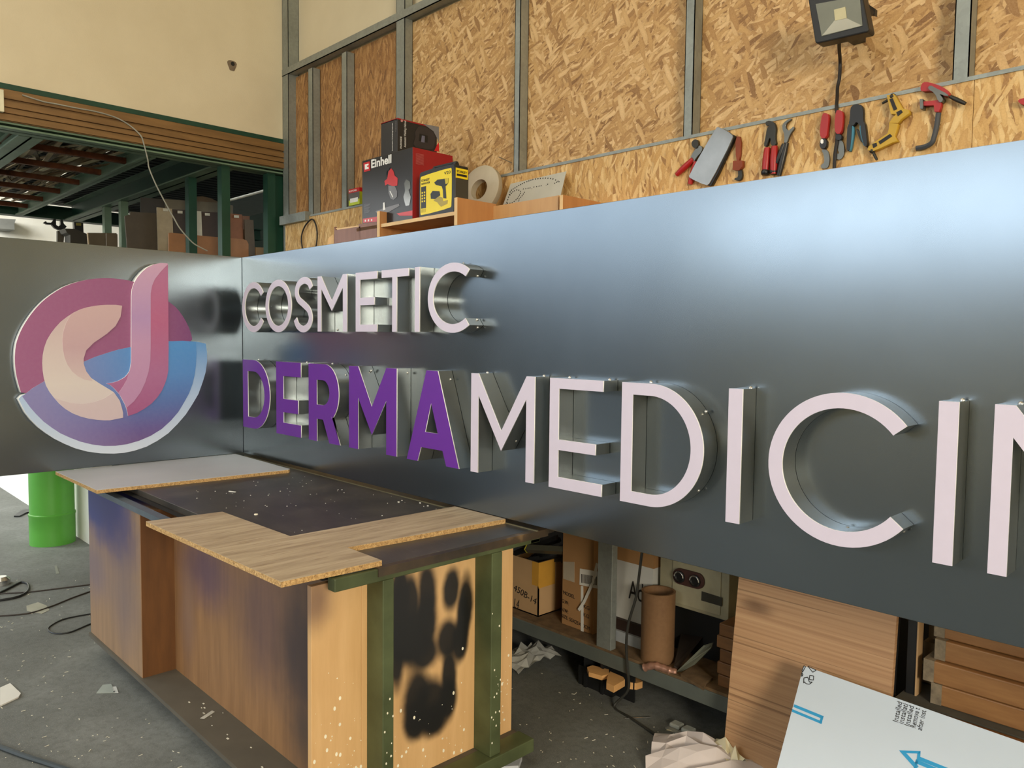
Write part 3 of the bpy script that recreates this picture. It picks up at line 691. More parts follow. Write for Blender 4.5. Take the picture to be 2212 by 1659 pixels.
cr = [(730, 443), (690, 438), (640, 438), (600, 440), (560, 445), (520, 453), (480, 465), (440, 484), (400, 510), (362, 540), (330, 575), (302, 612), (280, 650), (264, 695), (255, 740), (252, 785), (255, 830), (262, 877), (275, 920), (295, 957), (320, 990), (353, 1028), (390, 1060), (433, 1086), (480, 1105), (530, 1118), (580, 1125), (620, 1128), (655, 1128), (735, 1112), (735, 1085), (730, 1060), (715, 1010), (680, 960), (640, 935), (590, 905), (545, 875), (515, 835), (500, 790), (500, 760), (515, 710), (535, 687), (560, 665), (600, 638), (640, 610), (690, 565), (720, 510)]
logo_piece('logo_cream', cr, cream, DL + .0036, .0015, sideS, 'cream crescent of the logo', 0)
cr2 = [(730, 443), (640, 438), (560, 445), (480, 465), (425, 493), (395, 545), (378, 600), (372, 650), (375, 700), (385, 750), (402, 795), (430, 835), (465, 865), (505, 885), (552, 893), (545, 875), (515, 835), (500, 790), (500, 760), (515, 710), (560, 665), (640, 610), (690, 565), (720, 510)]
logo_piece('logo_rose_cream', cr2, cream2, DL + .0052, .001, sideS, 'rose cream fold of the logo', 0)
cr3 = [(320, 990), (390, 1060), (480, 1105), (580, 1125), (655, 1128), (735, 1112), (730, 1060), (715, 1010), (680, 960), (620, 998), (560, 1020), (490, 1030), (420, 1024), (360, 1007)]
logo_piece('logo_shell', cr3, cream3, DL + .0052, .001, sideS, 'shell coloured lower fold of the logo', 0)
st = [(1003, 196), (1000, 190), (960, 188), (920, 196), (880, 215), (848, 242), (820, 275), (800, 310), (789, 345), (785, 385), (783, 780), (775, 830), (762, 852), (745, 870), (722, 884), (700, 895), (670, 903), (635, 908), (660, 918), (680, 935), (715, 975), (745, 1030), (757, 1060), (765, 1102), (815, 1085), (860, 1060), (905, 1028), (940, 990), (966, 952), (985, 910), (998, 870), (1005, 830), (1007, 700)]
o = logo_piece('logo_stem', st, pinkd, .004, DL + .004, sideS, 'deep rose stem of the logo', 0)
st2 = [(1003, 196), (1000, 190), (960, 188), (920, 196), (880, 215), (848, 242), (820, 275), (800, 310), (789, 345), (785, 385), (783, 780), (775, 830), (758, 885), (735, 925), (706, 965), (725, 990), (745, 1030), (757, 1052), (800, 1015), (840, 960), (868, 900), (888, 835), (898, 770), (900, 700), (900, 370), (908, 325), (925, 285), (960, 240)]
logo_piece('logo_stem_light', st2, pinkl, DL + .0082, .001, sideS, 'light rose band of the stem', 0)

# ------------------------------------------------------------------ workbench
BL = V((1.25, -.45, ZF))
bench = thing('workbench', BL, 'wheeled workbench with dark scuffed top, olive steel frame and paint-sprayed plywood sides', 'workbench')
ZT = -.018
n = N('scuffed_black_top'); f = n.noise(4, 7); g = n.noise(9, 4, n.mapped((1, 9, 1)))
c = n.ramp(f, [(.3, (44, 41, 38)), (.6, (70, 65, 58)), (.8, (96, 88, 76))]); c = n.mix(n.math('MULTIPLY', n.ramp(g, [(.6, (0, 0, 0)), (.72, (255, 255, 255))]), .35), c, srgb((104, 98, 86)))
c = specks(n, c, (225, 220, 205), 60, .975); n.bump(g, .15, .001); M['btop'] = n.fin(c, .42)
b = B(); b.box(.02, 2.40, -.815, .12, ZT - .028, ZT); b.build('tabletop', M['btop'], bench, bevel=.002)
b = B(); b.box(.02, 2.43, -.006, -.0, ZT, ZT + .004); b.build('edge_strip', flat('worn_metal_strip', (118, 112, 88), .4, .5), bench)
b = B(); b.box(2.38, 2.42, -.852, .02, -.062, -.022); b.box(.2, 2.42, -.03, .02, -.062, -.046); b.build('top_rail', M['olive'], bench, bevel=.003)
n = N('taped_edge_wood'); f = n.noise(7, 5); c = n.ramp(f, [(.35, (40, 36, 30)), (.62, (74, 60, 44)), (.82, (140, 112, 76))]); M['edge'] = n.fin(c, .5)
b = B(); b.box(2.40, 2.424, -.70, .06, -.046, -.0185); b.build('edge_band', M['edge'], bench)
for y0, y1 in ((-.681, -.639), (-.222, -.172)):
    b = B(); b.box(2.33, 2.42, y0, y1, -.80, -.062); b.build('leg', M['olive'], bench, bevel=.003)
b = B(); b.box(2.35, 2.432, -.90, -.01, -.85, -.80); b.build('bottom_rail', M['olive'], bench, bevel=.003)
M['base'] = flat('dusty_brown_board', (84, 78, 66), .7, 0, .15, 6)
b = B(); b.box(.19, 2.352, -.905, -.02, -.818, -.80); b.build('base_board', M['base'], bench)
PUR = (52, 50, 96); 
loc = tuple(BL)
sp1 = [((.35, -.9, -.06), (.50, 1, .26), (44, 52, 112), .98), ((.62, -.9, -.22), (.35, 1, .20), (60, 56, 104), .8), ((.25, -.9, -.45), (.35, 1, .22), (104, 92, 104), .7), ((.7, -.9, -.50), (.25, 1, .3), (110, 96, 100), .6)]
M['ply_a'] = wood('sprayed_plywood_block', (160, 128, 96), (128, 102, 78), 2, 3, 10, .5, .8, sp1, loc=loc)
sp2 = [((1.25, -.75, -.28), (.35, 1, .20), (74, 58, 88), .7), ((1.75, -.75, -.35), (.3, 1, .35), (70, 58, 76), .55), ((2.04, -.75, -.38), (.24, 1, .50), (50, 46, 54), .84), ((1.05, -.75, -.5), (.12, 1, .3), (120, 100, 96), .5), ((2.05, -.75, -.68), (.1, 1, .14), (70, 62, 58), .5)]
M['ply_b'] = wood('sprayed_plywood_side', (158, 118, 78), (124, 90, 58), 2, 3, 9, .5, .8, sp2, loc=loc)
b = B(); b.box(.19, .915, -.895, -.05, -.80, -.07); b.build('cabinet_block', [M['ply_a']], bench, bevel=.002)
b = B(); b.box(.916, .917, -.892, -.75, -.80, -.07); b.build('block_side', wood('dark_orange_plywood', (112, 72, 34), (84, 52, 24), 2, 3, 6), bench)
b = B(); b.box(.917, 2.305, -.752, -.04, -.80, -.052); b.build('cabinet_side', M['ply_b'], bench)
b = B(); b.box(.18, 1.55, -.905, -.868, -.074, -.05); b.build('front_rail', flat('slate_painted_rail', (84, 96, 106), .5, .1, .15), bench)
b = B(); b.box(.2, 2.33, -.84, -.815, -.05, -.046); b.build('gap_shade', M['dark_void'], bench)  # black strip painted for the shade inside the open slot under the top
# end panel with black overspray fingers
def ep(px, py): q = PX(px, py, 2.331); return (2.331, q.y, q.z)
def c3(x, y): return (640 + x / 3.078, 1120 + y / 3.078)
sps = []
for (x, y, rx, rz) in ((690, 500, 60, 220), (760, 560, 50, 210), (870, 520, 62, 260), (780, 780, 120, 220), (670, 900, 50, 250), (1030, 470, 55, 150), (1130, 560, 45, 200), (740, 820, 110, 150), (860, 700, 80, 220), (690, 650, 50, 260), (1010, 800, 70, 140), (1110, 680, 40, 220), (1090, 800, 50, 160), (1020, 1030, 50, 180), (800, 1200, 90, 220), (900, 1250, 140, 190), (790, 1350, 70, 130), (920, 1330, 80, 120), (1010, 1200, 55, 150), (860, 900, 90, 110)):
    c = ep(*c3(x, y)); a = ep(*c3(x - rx, y)); z = ep(*c3(x, y - rz))
    sps.append((c, (1, abs(a[1] - c[1]) * 1.22, abs(z[2] - c[2]) * 1.12), (22, 22, 22), .985))
sps.append((ep(*c3(130, 560)), (1, .08, .12), (96, 70, 70), .7))
n = N('sprayed_orange_end_panel'); f = n.noise(3, 6, n.mapped((1, 8, 1))); c = n.ramp(f, [(.3, (208, 166, 112)), (.7, (224, 184, 130))])
c = n.mix(n.math('MULTIPLY', n.noise(2.5, 5), .25), c, srgb((190, 148, 100)))
c = spray(n, c, sps, loc); 
zsel = n.n('ShaderNodeSeparateXYZ'); n.l(n.pos(), zsel.inputs[0])
c2 = specks(n, c, (246, 236, 206), 46, .72); mk = n.n('ShaderNodeMapRange'); n.l(zsel.outputs[2], mk.inputs[0]); mk.inputs[1].default_value = .50; mk.inputs[2].default_value = .10
c = n.mix(n.math('GREATER_THAN', n.math('ADD', mk.outputs[0], n.math('MULTIPLY', n.noise(5, 3), .5)), .62), c, c2)
M['endp'] = n.fin(c, .42)
b = B(); b.box(2.306, 2.33, -.878, -.70, -.85, -.06); b.box(2.306, 2.33, -.70, -.215, -.80, -.06); b.box(2.306, 2.33, -.205, -.03, -.80, -.06)
b.build('end_panel', M['endp'], bench, bevel=.002)
b = B(); rnd = random.Random(12)
for i in range(150):
    y = rnd.choice((rnd.uniform(-.87, -.70), rnd.uniform(-.62, -.24), rnd.uniform(-.16, -.04))); z = -.80 + abs(rnd.gauss(0, .17)) + .01
    if z > -.25: continue
    r_ = rnd.choice((.0008, .0011, .0015, .0022, .0045)); k_ = rnd.uniform(1, 1.6)
    b.prism([(2.3302, y + r_ * math.cos(a) , z + r_ * k_ * math.sin(a)) for a in [j * math.pi / 4 for j in range(8)]], (.0006, 0, 0))
for i in range(30):
    z = -.78 + abs(rnd.gauss(0, .25)); y = rnd.choice((rnd.uniform(-.678, -.642), rnd.uniform(-.218, -.176)))
    if z > -.1: continue
    r_ = rnd.choice((.001, .002, .003)); b.prism([(2.4202, y + r_ * math.cos(a), z + r_ * 1.4 * math.sin(a)) for a in [j * math.pi / 3 for j in range(6)]], (.0005, 0, 0))
b.build('paint_splatter', thin((244, 238, 214)), bench)['kind'] = 'stuff'
for (x, y) in ((.28, -.80), (.95, -.80), (2.2, -.80), (.28, -.12), (2.2, -.12)):
    cst = B(); cst.lathe((x - .02, y, ZF + .042), [(0, 0), (.036, 0), (.042, .006), (.042, .034), (.036, .04), (0, .04)], 20, X1)
    w_ = cst.build('caster', M['black'], bench, smooth=True)
    bb = B(); bb.box(x - .03, x + .03, y - .03, y + .03, -.835, -.818); bb.box(x - .028, x - .022, y - .015, y + .02, ZF + .03, -.83); bb.box(x + .022, x + .028, y - .015, y + .02, ZF + .03, -.83)
    bb.build('caster_fork', M['galv'], w_)

# loose boards on the bench
n = N('chipboard_edge'); f = n.noise(120, 4, None, .8); M['chip'] = n.fin(n.ramp(f, [(.3, (112, 84, 50)), (.5, (188, 150, 96)), (.7, (222, 190, 134))]), .8); n.bump(f, .6, .002)
M['lam_white'] = flat('grey_white_laminate', (190, 192, 194), .35, 0, .05, 3)
w_pts = [(.006, -.055), (.006, -.992), (.650, -.986), (.705, -.085), (.690, -.069)]
b = B(); b.prism([(x, y, ZT) for x, y in w_pts], (0, 0, .0155)); o = b.build('laminated_board', M['chip'], None); tag(o, 'white laminated chipboard lying under the left sign panel on the bench', 'board')
b = B(); b.prism([(x, y, ZT + .0155) for x, y in w_pts], (0, 0, .002)); b.build('laminate', M['lam_white'], o)
M['oak'] = wood('limed_oak_laminate', (196, 168, 128), (160, 132, 96), 1, 2.4, 11, .5, .9, lines=.5)
M['oak'] = wood('limed_oak_laminate2', (200, 172, 132), (158, 130, 94), 0, 2.0, 12, .5, .9, lines=.55)
l_pts = [(1.405, -1.035), (2.396, -1.009), (2.408, -.677), (2.207, -.676), (2.258, -.004), (1.957, -.006), (1.953, -.744), (1.432, -.757)]
b = B(); b.prism([(x, y, ZT) for x, y in l_pts], (0, 0, .0165)); o = b.build('cut_board', M['chip']); tag(o, 'oak patterned chipboard cut to an angled shape on the bench corner', 'board')
b = B(); b.prism([(x, y, ZT + .0165) for x, y in l_pts], (0, 0, .0012)); 
mo = N('oak_across'); f = mo.noise(2.6, 6, mo.mapped((10, 1.1, 1), (0, 0, .06)), .6); f2 = mo.noise(7, 3, mo.mapped((12, 1, 1), (0, 0, .06), (5, 3, 1)), .7)
c = mo.ramp(f, [(.3, (150, 130, 104)), (.5, (176, 156, 128)), (.7, (196, 178, 148))]); c = mo.mix(mo.math('MULTIPLY', mo.ramp(f2, [(.56, (0, 0, 0)), (.7, (255, 255, 255))]), .5), c, srgb((118, 88, 58)))
b.build('oak_laminate', mo.fin(c, .5), o)
# crumbs on the bench
b = B()
for i in range(70):
    q = PZ(random.uniform(860, 1120), random.uniform(1055, 1095) , ZT)
    if not (1.0 < q.x < 2.25 and -.5 < q.y < -.02): continue
    r = random.uniform(.0012, .004); b.box(q.x - r, q.x + r, q.y - r * .7, q.y + r * .7, ZT, ZT + r)
for i in range(60):
    x = random.uniform(.8, 1.95); y = random.uniform(-.7, -.03); r = random.uniform(.0006, .0018); b.box(x - r, x + r, y - r, y + r, ZT, ZT + r)
tag(b.build('white_crumbs', thin((226, 224, 214))), 'white crumbs scattered on the dark bench top', 'crumbs', kind='stuff')
q = PZ(553, 1112, ZT); b = B(); b.lathe((q.x, q.y, ZT), [(0, .004), (.007, .004), (.008, 0), (0, 0)], 14); tag(b.build('plastic_disc', thin((228, 222, 200))), 'small round cream cap on the dark bench top', 'cap')
q = PZ(499, 1064, ZT); b = B(); b.bar((q.x - .02, q.y, ZT + .003), (q.x + .02, q.y + .012, ZT + .004), .006, .003); tag(b.build('plastic_sliver', thin((230, 228, 218))), 'white sliver beside the white board on the dark bench top', 'sliver')

# ------------------------------------------------------------------ shelf unit behind the sign (lower part)
ZS = -.70
unit = thing('shelving', (2.2, .9, ZF), 'grey steel shelf unit under and behind the long sign', 'shelf')
b = B(); b.box(.6, 3.3, .65, .69, ZS - .075, ZS - .012); b.build('front_beam', flat('grey_green_beam', (96, 102, 96), .5, .2, .12), unit, bevel=.003)
M['shelfboard'] = flat('grimy_chipboard', (104, 82, 56), .85, 0, .35, 22)
b = B(); b.box(.6, 3.3, .655, 1.18, ZS - .012, ZS); b.build('bottom_shelf', M['shelfboard'], unit)
q = PY(1322, 1300, .65)
b = B(); b.box(2.18, 2.262, .652, .69, ZS, .9); b.build('upright', M['galv'], unit, bevel=.002)
b = B(); b.box(.62, .69, .652, .69, ZF, .9); b.build('upright', M['galv'], unit)
for x0, x1 in ((2.10, 2.115), (2.20, 2.215)):
    b = B(); b.box(x0, x1, .66, .80, ZF, ZS - .01); b.build('foot_plate', M['black'], unit)
b = B(); b.box(2.2, 2.36, .70, .71, ZF, ZS - .04); b.build('foot_plate', M['black'], unit)
b = B(); b.box(3.24, 3.30, .652, .69, ZF, .9); b.build('upright', M['galv'], unit)
b = B(); b.box(-.35, 3.3, 1.0, 1.18, .9, .95); b.box(-.35, 3.3, .66, 1.0, .93, .95); b.build('top_shelf', M['shelfboard'], unit)
# dark back
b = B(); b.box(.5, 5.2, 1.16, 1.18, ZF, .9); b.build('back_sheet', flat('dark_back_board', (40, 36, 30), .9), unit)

M['card'] = flat('brown_cardboard', (158, 118, 74), .8, 0, .08, 5)
M['card2'] = flat('kraft_cardboard', (176, 142, 100), .8, 0, .08, 5)
M['ink'] = flat('black_ink', (30, 26, 24), .6)
M['tape'] = flat('amber_tape', (196, 146, 60), .25, 0, .08)
M['label_w'] = flat('white_label', (214, 212, 204), .5, 0, .03)
# carton A (open with bars)
cA = thing('carton', (1.62, .90, ZS), 'open kraft carton with handwriting on its side, full of dark profiles', 'carton')
b = B(); yA = .72; xA0, xA1 = 1.40, 1.745; zA = -.425; dA = .22
b.box(xA0, xA1, yA, yA + .006, ZS, zA); b.box(xA1 - .006, xA1, yA, yA + dA, ZS, zA); b.box(xA0, xA1, yA + dA - .006, yA + dA, ZS, zA); b.box(xA0, xA0 + .006, yA, yA + dA, ZS, zA); b.box(xA0, xA1, yA, yA + dA, ZS, ZS + .006)
b.build('carton_body', M['card2'], cA)
b = B(); b.box(xA1 - .045, xA1 + .0012, yA - .0012, yA, zA - .12, zA + .0); b.box(xA1, xA1 + .0012, yA, yA + .12, zA - .13, zA); b.build('tape_patch', M['tape'], cA)
text('450B-14', (PY(1110, 1275, yA), (.97, 0, -.22), Z1, NY), .17, M['ink'], cA, .035, shear=.3)
text('L4', (PY(1110, 1300, yA) + V((0, 0, -.03)), X1, Z1, NY), .04, M['ink'], cA, .05, shear=.3)
for i in range(9):
    x = 1.42 + .032 * i; b = B(); p = V((x + random.uniform(-.02, .02), .76 + random.uniform(0, .12), zA - .04 + .012 * (i % 4)))
    qv = p + V((random.uniform(.12, .26), random.uniform(-.06, .10), random.uniform(.04, .13)))
    b.bar(p, qv, .034, .022); o = b.build('black_profile', M['black']); tag(o, 'black rubbery profile sticking out of the open carton', 'profile', 'black profiles in the open carton')
p0 = PY(1138, 1185, .70); b = B()
b.tube([p0, p0 + V((.20, .06, .02))], [.022, .020], 4); o = b.build('square_tube', flat('dark_profile', (58, 60, 52), .4)); tag(o, 'dark square profile with a yellow open end above the open carton', 'profile')
b = B(); b.tube([p0 + V((-.002, 0, 0)), p0 + V((.004, .001, 0))], .023, 4); b.build('yellow_end', thin((176, 168, 40)), o)
# carton B
yB = .74; xB0, xB1 = 1.885, 2.085; zBt = -.05
cB = thing('carton', (2.0, .9, ZS), 'tall taped brown carton printed MODEL and KG beside the steel upright', 'carton')
b = B(); b.box(xB0, xB1, yB, yB + .3, ZS, zBt); b.build('carton_body', M['card'], cB, bevel=.004)
def onB(px, py): return PY(px, py, yB - .001)
def lab(pts, mat, nm, par, th=.0012):
    b = B(); b.prism(pts, (0, -th, 0)); return b.build(nm, mat, par)
lab([onB(1253, 1228), onB(1294, 1235), onB(1294, 1272), onB(1252, 1263)], M['label_w'], 'barcode_label', cB)
for i in range(12):
    x = 1256 + i * 2.9; lab([PY(x, 1240 + (x - 1256) * .17, yB - .003), PY(x + 1.3, 1240 + (x - 1256) * .17, yB - .003), PY(x + 1.3, 1259 + (x - 1256) * .17, yB - .003), PY(x, 1259 + (x - 1256) * .17, yB - .003)], M['ink'], 'barcode_bar', cB, .0005)
lab([onB(1217, 1213), onB(1241, 1214), onB(1241, 1258), onB(1217, 1250)], flat('clear_packing_pouch', (170, 158, 138), .3), 'document_pouch', cB)
lab([onB(1255, 1265), onB(1260, 1266), onB(1261, 1370), onB(1255, 1368)], M['label_w'], 'strap', cB)
ub = (.975, 0, -.09)
for (t_, px, py, w) in (('MODEL', 1217, 1283, .075), ('G.W:', 1214, 1301, .045), ('N.W:', 1213, 1319, .045), ('KG', 1261, 1313, .036), ('KG', 1260, 1331, .036), ('SIZE: 55X25X30CM', 1213, 1333, .185)):
    text(t_, (onB(px, py), ub, Z1, NY), w, M['ink'], cB, .018)
bt = B(); pts = [PY(x, y, yB - .012) for x, y in ((1290, 1217), (1280, 1260), (1262, 1300), (1250, 1318))]
for i in range(3): bt.bar(pts[i], pts[i + 1], .014, .002, up=(0, 1, 0))
bt.build('loose_strap', M['label_w'], cB)
# cable tie loop etc; white box Adi
yC = .80
cC = thing('box', (2.29, .9, ZS), 'white box with large black letters behind the steel upright and rusty tube', 'box')
b = B(); b.box(2.16, 2.378, yC, yC + .3, -.60, -.33); b.build('box_body', flat('white_printed_board', (198, 198, 192), .5, 0, .04), cC)
b = B(); b.box(2.15, 2.38, yC, yC + .3, -.33, -.12); b.build('upper_carton', M['card'], cC)
text('Adi', (PY(1358, 1292, yC - .0025), (1, 0, -.0), Z1, NY), .095, M['ink'], cC, .085)
b = B(); b.box(2.12, 2.42, yC - .02, yC + .3, ZS, -.60); b.build('dark_base', flat('dark_brown_tray', (46, 30, 22), .6), cC)
b = B(); b.box(2.10, 2.45, yC - .035, yC - .02, ZS - .0, ZS + .05); b.build('white_lip', flat('white_angle', (176, 182, 186), .35, .2), cC)
b = B(); b.tube(spline([PY(x, y,   .64) for x, y in ((1387, 1190), (1381, 1240), (1374, 1290))] + [PY(x, y, .635) for x, y in ((1358, 1345), (1353, 1390), (1355, 1440), (1357, 1490))] + [V((2.33, .60, ZF + .005)), V((2.45, .57, ZF + .005)), V((2.6, .53, ZF + .006))], 6), .006, 8)
tag(b.build('cable', flat('grey_cable', (44, 44, 40), .4), smooth=True), 'dark cable hanging over the shelf beam to the floor', 'cable')
# electric cabinet
yE = .82
cE = thing('electrical_cabinet', (2.6, .95, -.45), 'dirty cream electrical cabinet with an oval double socket behind the rusty tube', 'cabinet')
b = B(); b.box(2.40, 2.745, yE, yE + .3, -.475, -.02); b.build('cabinet_body', flat('dirty_cream_metal', (150, 144, 118), .5, 0, .18, 8), cE, bevel=.004)
b = B(); b.box(2.47, 2.71, yE - .006, yE, -.46, -.05); b.build('cabinet_door', flat('cream_metal_door', (158, 152, 126), .5, 0, .14, 8), cE, bevel=.003)
cc = PY(1489, 1249, yE - .008); loop = arc(.045, 0, .032, .034, -90, 90, 12) + arc(-.045, 0, .032, .034, 90, 270, 12)
o = shape('socket_plate', [loop], .014, (cc + V((0, .014 - .012, 0)), X1, Z1, NY), thin((62, 34, 28)), cE)
for dx in (-.04, .038):
    b = B(); b.lathe(cc + V((dx, -.013, 0)), [(.026, 0), (.026, .006), (.02, .008), (.016, .002), (0, .002)], 24, NY); b.build('socket', M['black'], o, smooth=True)
    b = B(); b.tube([cc + V((dx + .022 * math.cos(a), -.022, .022 * math.sin(a))) for a in [math.pi * k / 8 for k in range(9)]], .003, 6); b.build('socket_ring', M['screw'], o)
b = B(); q = [PY(x, y, yE - .008) for x, y in ((1516, 1277), (1560, 1291), (1559, 1310), (1515, 1297))]; b.prism(q, (0, -.001, 0)); b.build('rating_plate', flat('dark_plate', (52, 52, 46), .4), cE)
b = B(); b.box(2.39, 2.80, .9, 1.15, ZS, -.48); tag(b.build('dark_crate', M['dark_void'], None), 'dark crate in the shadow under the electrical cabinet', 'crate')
# rusty tube
tc = V((2.455, .735, ZS)); b = B(); b.lathe(tc, [(.062, 0), (.072, 0), (.073, .30), (.074, .305), (.064, .305), (.062, .29), (.062, .005)], 44)
n = N('rusty_tube_metal'); f = n.noise(3, 6, n.mapped((1, 1, .5))); g = n.noise(60, 5)
c = n.ramp(f, [(.3, (88, 60, 36)), (.7, (128, 92, 58))]); c = n.mix(n.math('MULTIPLY', g, .35), c, srgb((156, 124, 86))); M['rtube'] = n.fin(c, .75, .1)
o = b.build('steel_tube', M['rtube'], smooth=True); tag(o, 'short wide rusty steel tube standing on the lower shelf', 'tube')
# timber stack left of brown panel
for i, (zh, x0, col) in enumerate(((.048, 2.775, (134, 92, 54)), (.05, 2.77, (140, 98, 60)), (.052, 2.78, (124, 84, 48)), (.05, 2.765, (144, 102, 62)), (.05, 2.775, (134, 92, 54)))):
    z = ZS + sum((.050, .052, .054, .052, .052)[:i]); b = B(); b.box(x0, 3.15, .70, 1.05, z, z + zh)
    o = b.build('timber_block', wood('timber_l%d' % i, col, tuple(int(v * .75) for v in col), 0, 4, 8), bevel=.004)
    tag(o, ('orange brown timber block at the very bottom of the pile beside the brown panel', 'timber block second from the bottom of the pile beside the brown panel', 'timber block in the middle of the pile beside the brown panel', 'timber block second from the top, jutting out of the pile', 'timber block topmost of the pile beside the brown panel')[i], 'timber', 'timber pile left of the brown panel')
# saw blade, rag roll, plate
P = [PY(1440, 1468, .67), PY(1460, 1452, .68), PY(1520, 1394, .74), PY(1540, 1388, .75), PY(1536, 1400, .75), PY(1500, 1436, .72)]
b = B(); b.prism([P[0], P[1], P[2], P[3], P[4], P[5]], (.002, .004, .001)); tag(b.build('saw_blade', flat('dull_steel', (96, 98, 84), .45, .5)), 'dull steel blade leaning on the lower shelf near the timber pile', 'blade')
P = [PY(1470, 1370, .9), PY(1455, 1440, .70), PY(1462, 1445, .70), PY(1530, 1360, .95)]
b = B(); b.prism(P, (.004, .003, .003)); tag(b.build('angle_scrap', flat('dark_angle_iron', (52, 44, 38), .6, .3)), 'dark scrap of angle iron behind the steel blade', 'scrap')
b = B(); sp_ = spline([PY(1393, 1442, .645), PY(1412, 1438, .65), PY(1432, 1443, .66), PY(1450, 1450, .67), PY(1462, 1452, .68)], 5)
b.tube(sp_, [.018 - .004 * abs(math.sin(i * .9)) for i in range(len(sp_))], 12); tag(b.build('copper_roll', flat('dirty_copper_foil', (166, 124, 104), .4, .4, .3, 40), smooth=True), 'crumpled copper coloured roll at the foot of the rusty tube', 'roll')
b = B(); b.prism([PZ(x, y, ZS + .001) for x, y in ((1470, 1462), (1520, 1492), (1526, 1478), (1540, 1470), (1500, 1440))], (0, 0, .012)); tag(b.build('chipboard_offcut', M['shelfboard']), 'flat chipboard offcut lying by the steel blade', 'offcut')
# wooden pieces under the beam
def lowwood(pts, zz, th, lab_):
    P = [PZ(x, y, zz) for x, y in pts]; b = B(); b.prism(P, (0, 0, -th)); tag(b.build('wood_offcut', thin((206, 156, 98))), lab_, 'wood offcut')
lowwood([(1268, 1441), (1280, 1437), (1315, 1446), (1316, 1456), (1300, 1460), (1272, 1452)], -.80, .02, 'curved pale wood offcut under the shelf beam at the left')
lowwood([(1312, 1462), (1318, 1450), (1346, 1462), (1350, 1468), (1326, 1482), (1310, 1474)], -.80, .03, 'stepped pale wood offcut under the shelf beam')
b = B(); b.box(2.06, 2.26, .67, .80, ZF, -.83); tag(b.build('black_stand', M['black']), 'low black stand carrying the wood offcuts under the shelf beam', 'stand')
lowwood([(1358, 1462), (1375, 1462), (1388, 1472), (1375, 1476), (1358, 1474)], -.83, .03, 'pale wood offcut behind the hanging cable')

# brown fluted panel
PB = [PY(1607, 1251, .64), PY(1948, 1330, .64)]
tl = V((PB[0].x + .0, .64, .2)); 
b = B(); x0, x1 = 2.90, 3.478
b.hexa([(x0 - .004, .545, ZF), (x1 + .004, .545, ZF), (x1 + .004, .567, ZF), (x0 - .004, .567, ZF)], [(x0 + .006, .628, -.06), (x1, .628, -.06), (x1, .648, -.06), (x0 + .006, .648, -.06)])
n = N('fluted_brown_laminate'); f = n.noise(3.2, 5, n.mapped((.12, 1, 20)), .6); f2 = n.noise(5, 2, n.mapped((.1, 1, 16), (0, 0, 0), (2, 2, 7)), .5)
c = n.ramp(f, [(.3, (160, 120, 86)), (.5, (182, 142, 104)), (.7, (196, 158, 118))]); c = n.mix(n.math('MULTIPLY', n.ramp(f2, [(.60, (0, 0, 0)), (.63, (255, 255, 255))]), .5), c, srgb((104, 70, 46)))
c = spray(n, c, [(V((2.98, .6, -.30)), (.09, 1, .035), (92, 62, 40), .7)], (3.19, .5965, ZF))
o = b.build('brown_panel', n.fin(c, .5), loc=(3.19, .5965, ZF)); tag(o, 'brown wood grain panel leaning upright under the long sign', 'panel')
b = B(); b.box(x0 - .022, x0 - .006, .57, .59, ZF, -.1); 
b = B(); b.hexa([(x0 - .012, .569, ZF), (x1 + .004, .569, ZF), (x1 + .004, .585, ZF), (x0 - .012, .585, ZF)], [(x0 - .004, .650, -.06), (x1, .650, -.06), (x1, .666, -.06), (x0 - .004, .666, -.06)])
tag(b.build('black_board', M['black']), 'black board leaning right behind the brown wood grain panel', 'panel')

# timbers at right on their own low rack
ZR = -.475
b = B(); b.box(3.49, 5.2, .62, 1.1, -.60, ZR); rk = b.build('shelf_plank', wood('orange_plank', (168, 112, 62), (126, 80, 42), 0, 3, 8)); tag(rk, 'thick orange plank shelf right of the brown panel', 'plank')
b = B(); b.box(3.49, 5.2, .60, 1.1, ZR, ZR + .006); tag(b.build('dusty_sheet', flat('dusty_grey_sheet', (74, 70, 60), .85, 0, .25)), 'dusty grey sheet on the thick plank shelf', 'sheet')
b = B(); b.box(3.50, 3.53, .66, .70, -.9, -.1); b.cur = 1; b.box(3.53, 3.535, .655, .70, -.9, -.1); tag(b.build('upright_post', [M['black'], M['card2']]), 'dark upright with a pale edge right of the brown panel', 'post')
for (x0, y0, x1, y1, z0_, z1_, l) in ((3.585, .64, 3.84, .80, ZR + .007, ZR + .073, 'orange timber with a blunt dirty end, lowest of the right pile'), (3.56, .64, 3.86, .80, ZR + .075, ZR + .145, 'orange timber with a white splash on its end in the right pile'),
                                     (3.585, .66, 3.95, .80, ZR + .147, ZR + .212, 'orange timber lying above the splashed one in the right pile'), (3.575, .68, 3.95, .82, ZR + .214, ZR + .28, 'topmost orange timber of the right pile under the sign')):
    b = B(); b.box(x0, x1 + .4, y0, y1, z0_, z1_); o = b.build('timber_beam', wood('tb%d' % int(z0_ * 1000), (160, 116, 70), (124, 84, 46), 0, 4, 8), bevel=.004); tag(o, l, 'timber', 'orange timbers right of the brown panel')
    bb = B(); bb.box(x0 - .002, x0 + .03, y0 - .001, y1, z0_ - .0, z1_ + .001); bb.build('dirty_end', flat('dirty_timber_end', (124, 110, 88), .8, 0, .35, 40), o)
for (x, y, z, l) in ((3.50, .78, ZR + .01, 'lower short grey wood block behind the orange timbers'), (3.505, .80, ZR + .085, 'middle short grey wood block behind the orange timbers'), (3.52, .80, ZR + .16, 'upper short grey wood block behind the orange timbers')):
    b = B(); b.box(x, x + .07, y, y + .2, z, z + .06); tag(b.build('wood_block', flat('greyed_wood', (128, 106, 78), .8, 0, .25)), l, 'wood block', 'short blocks behind the orange timbers')

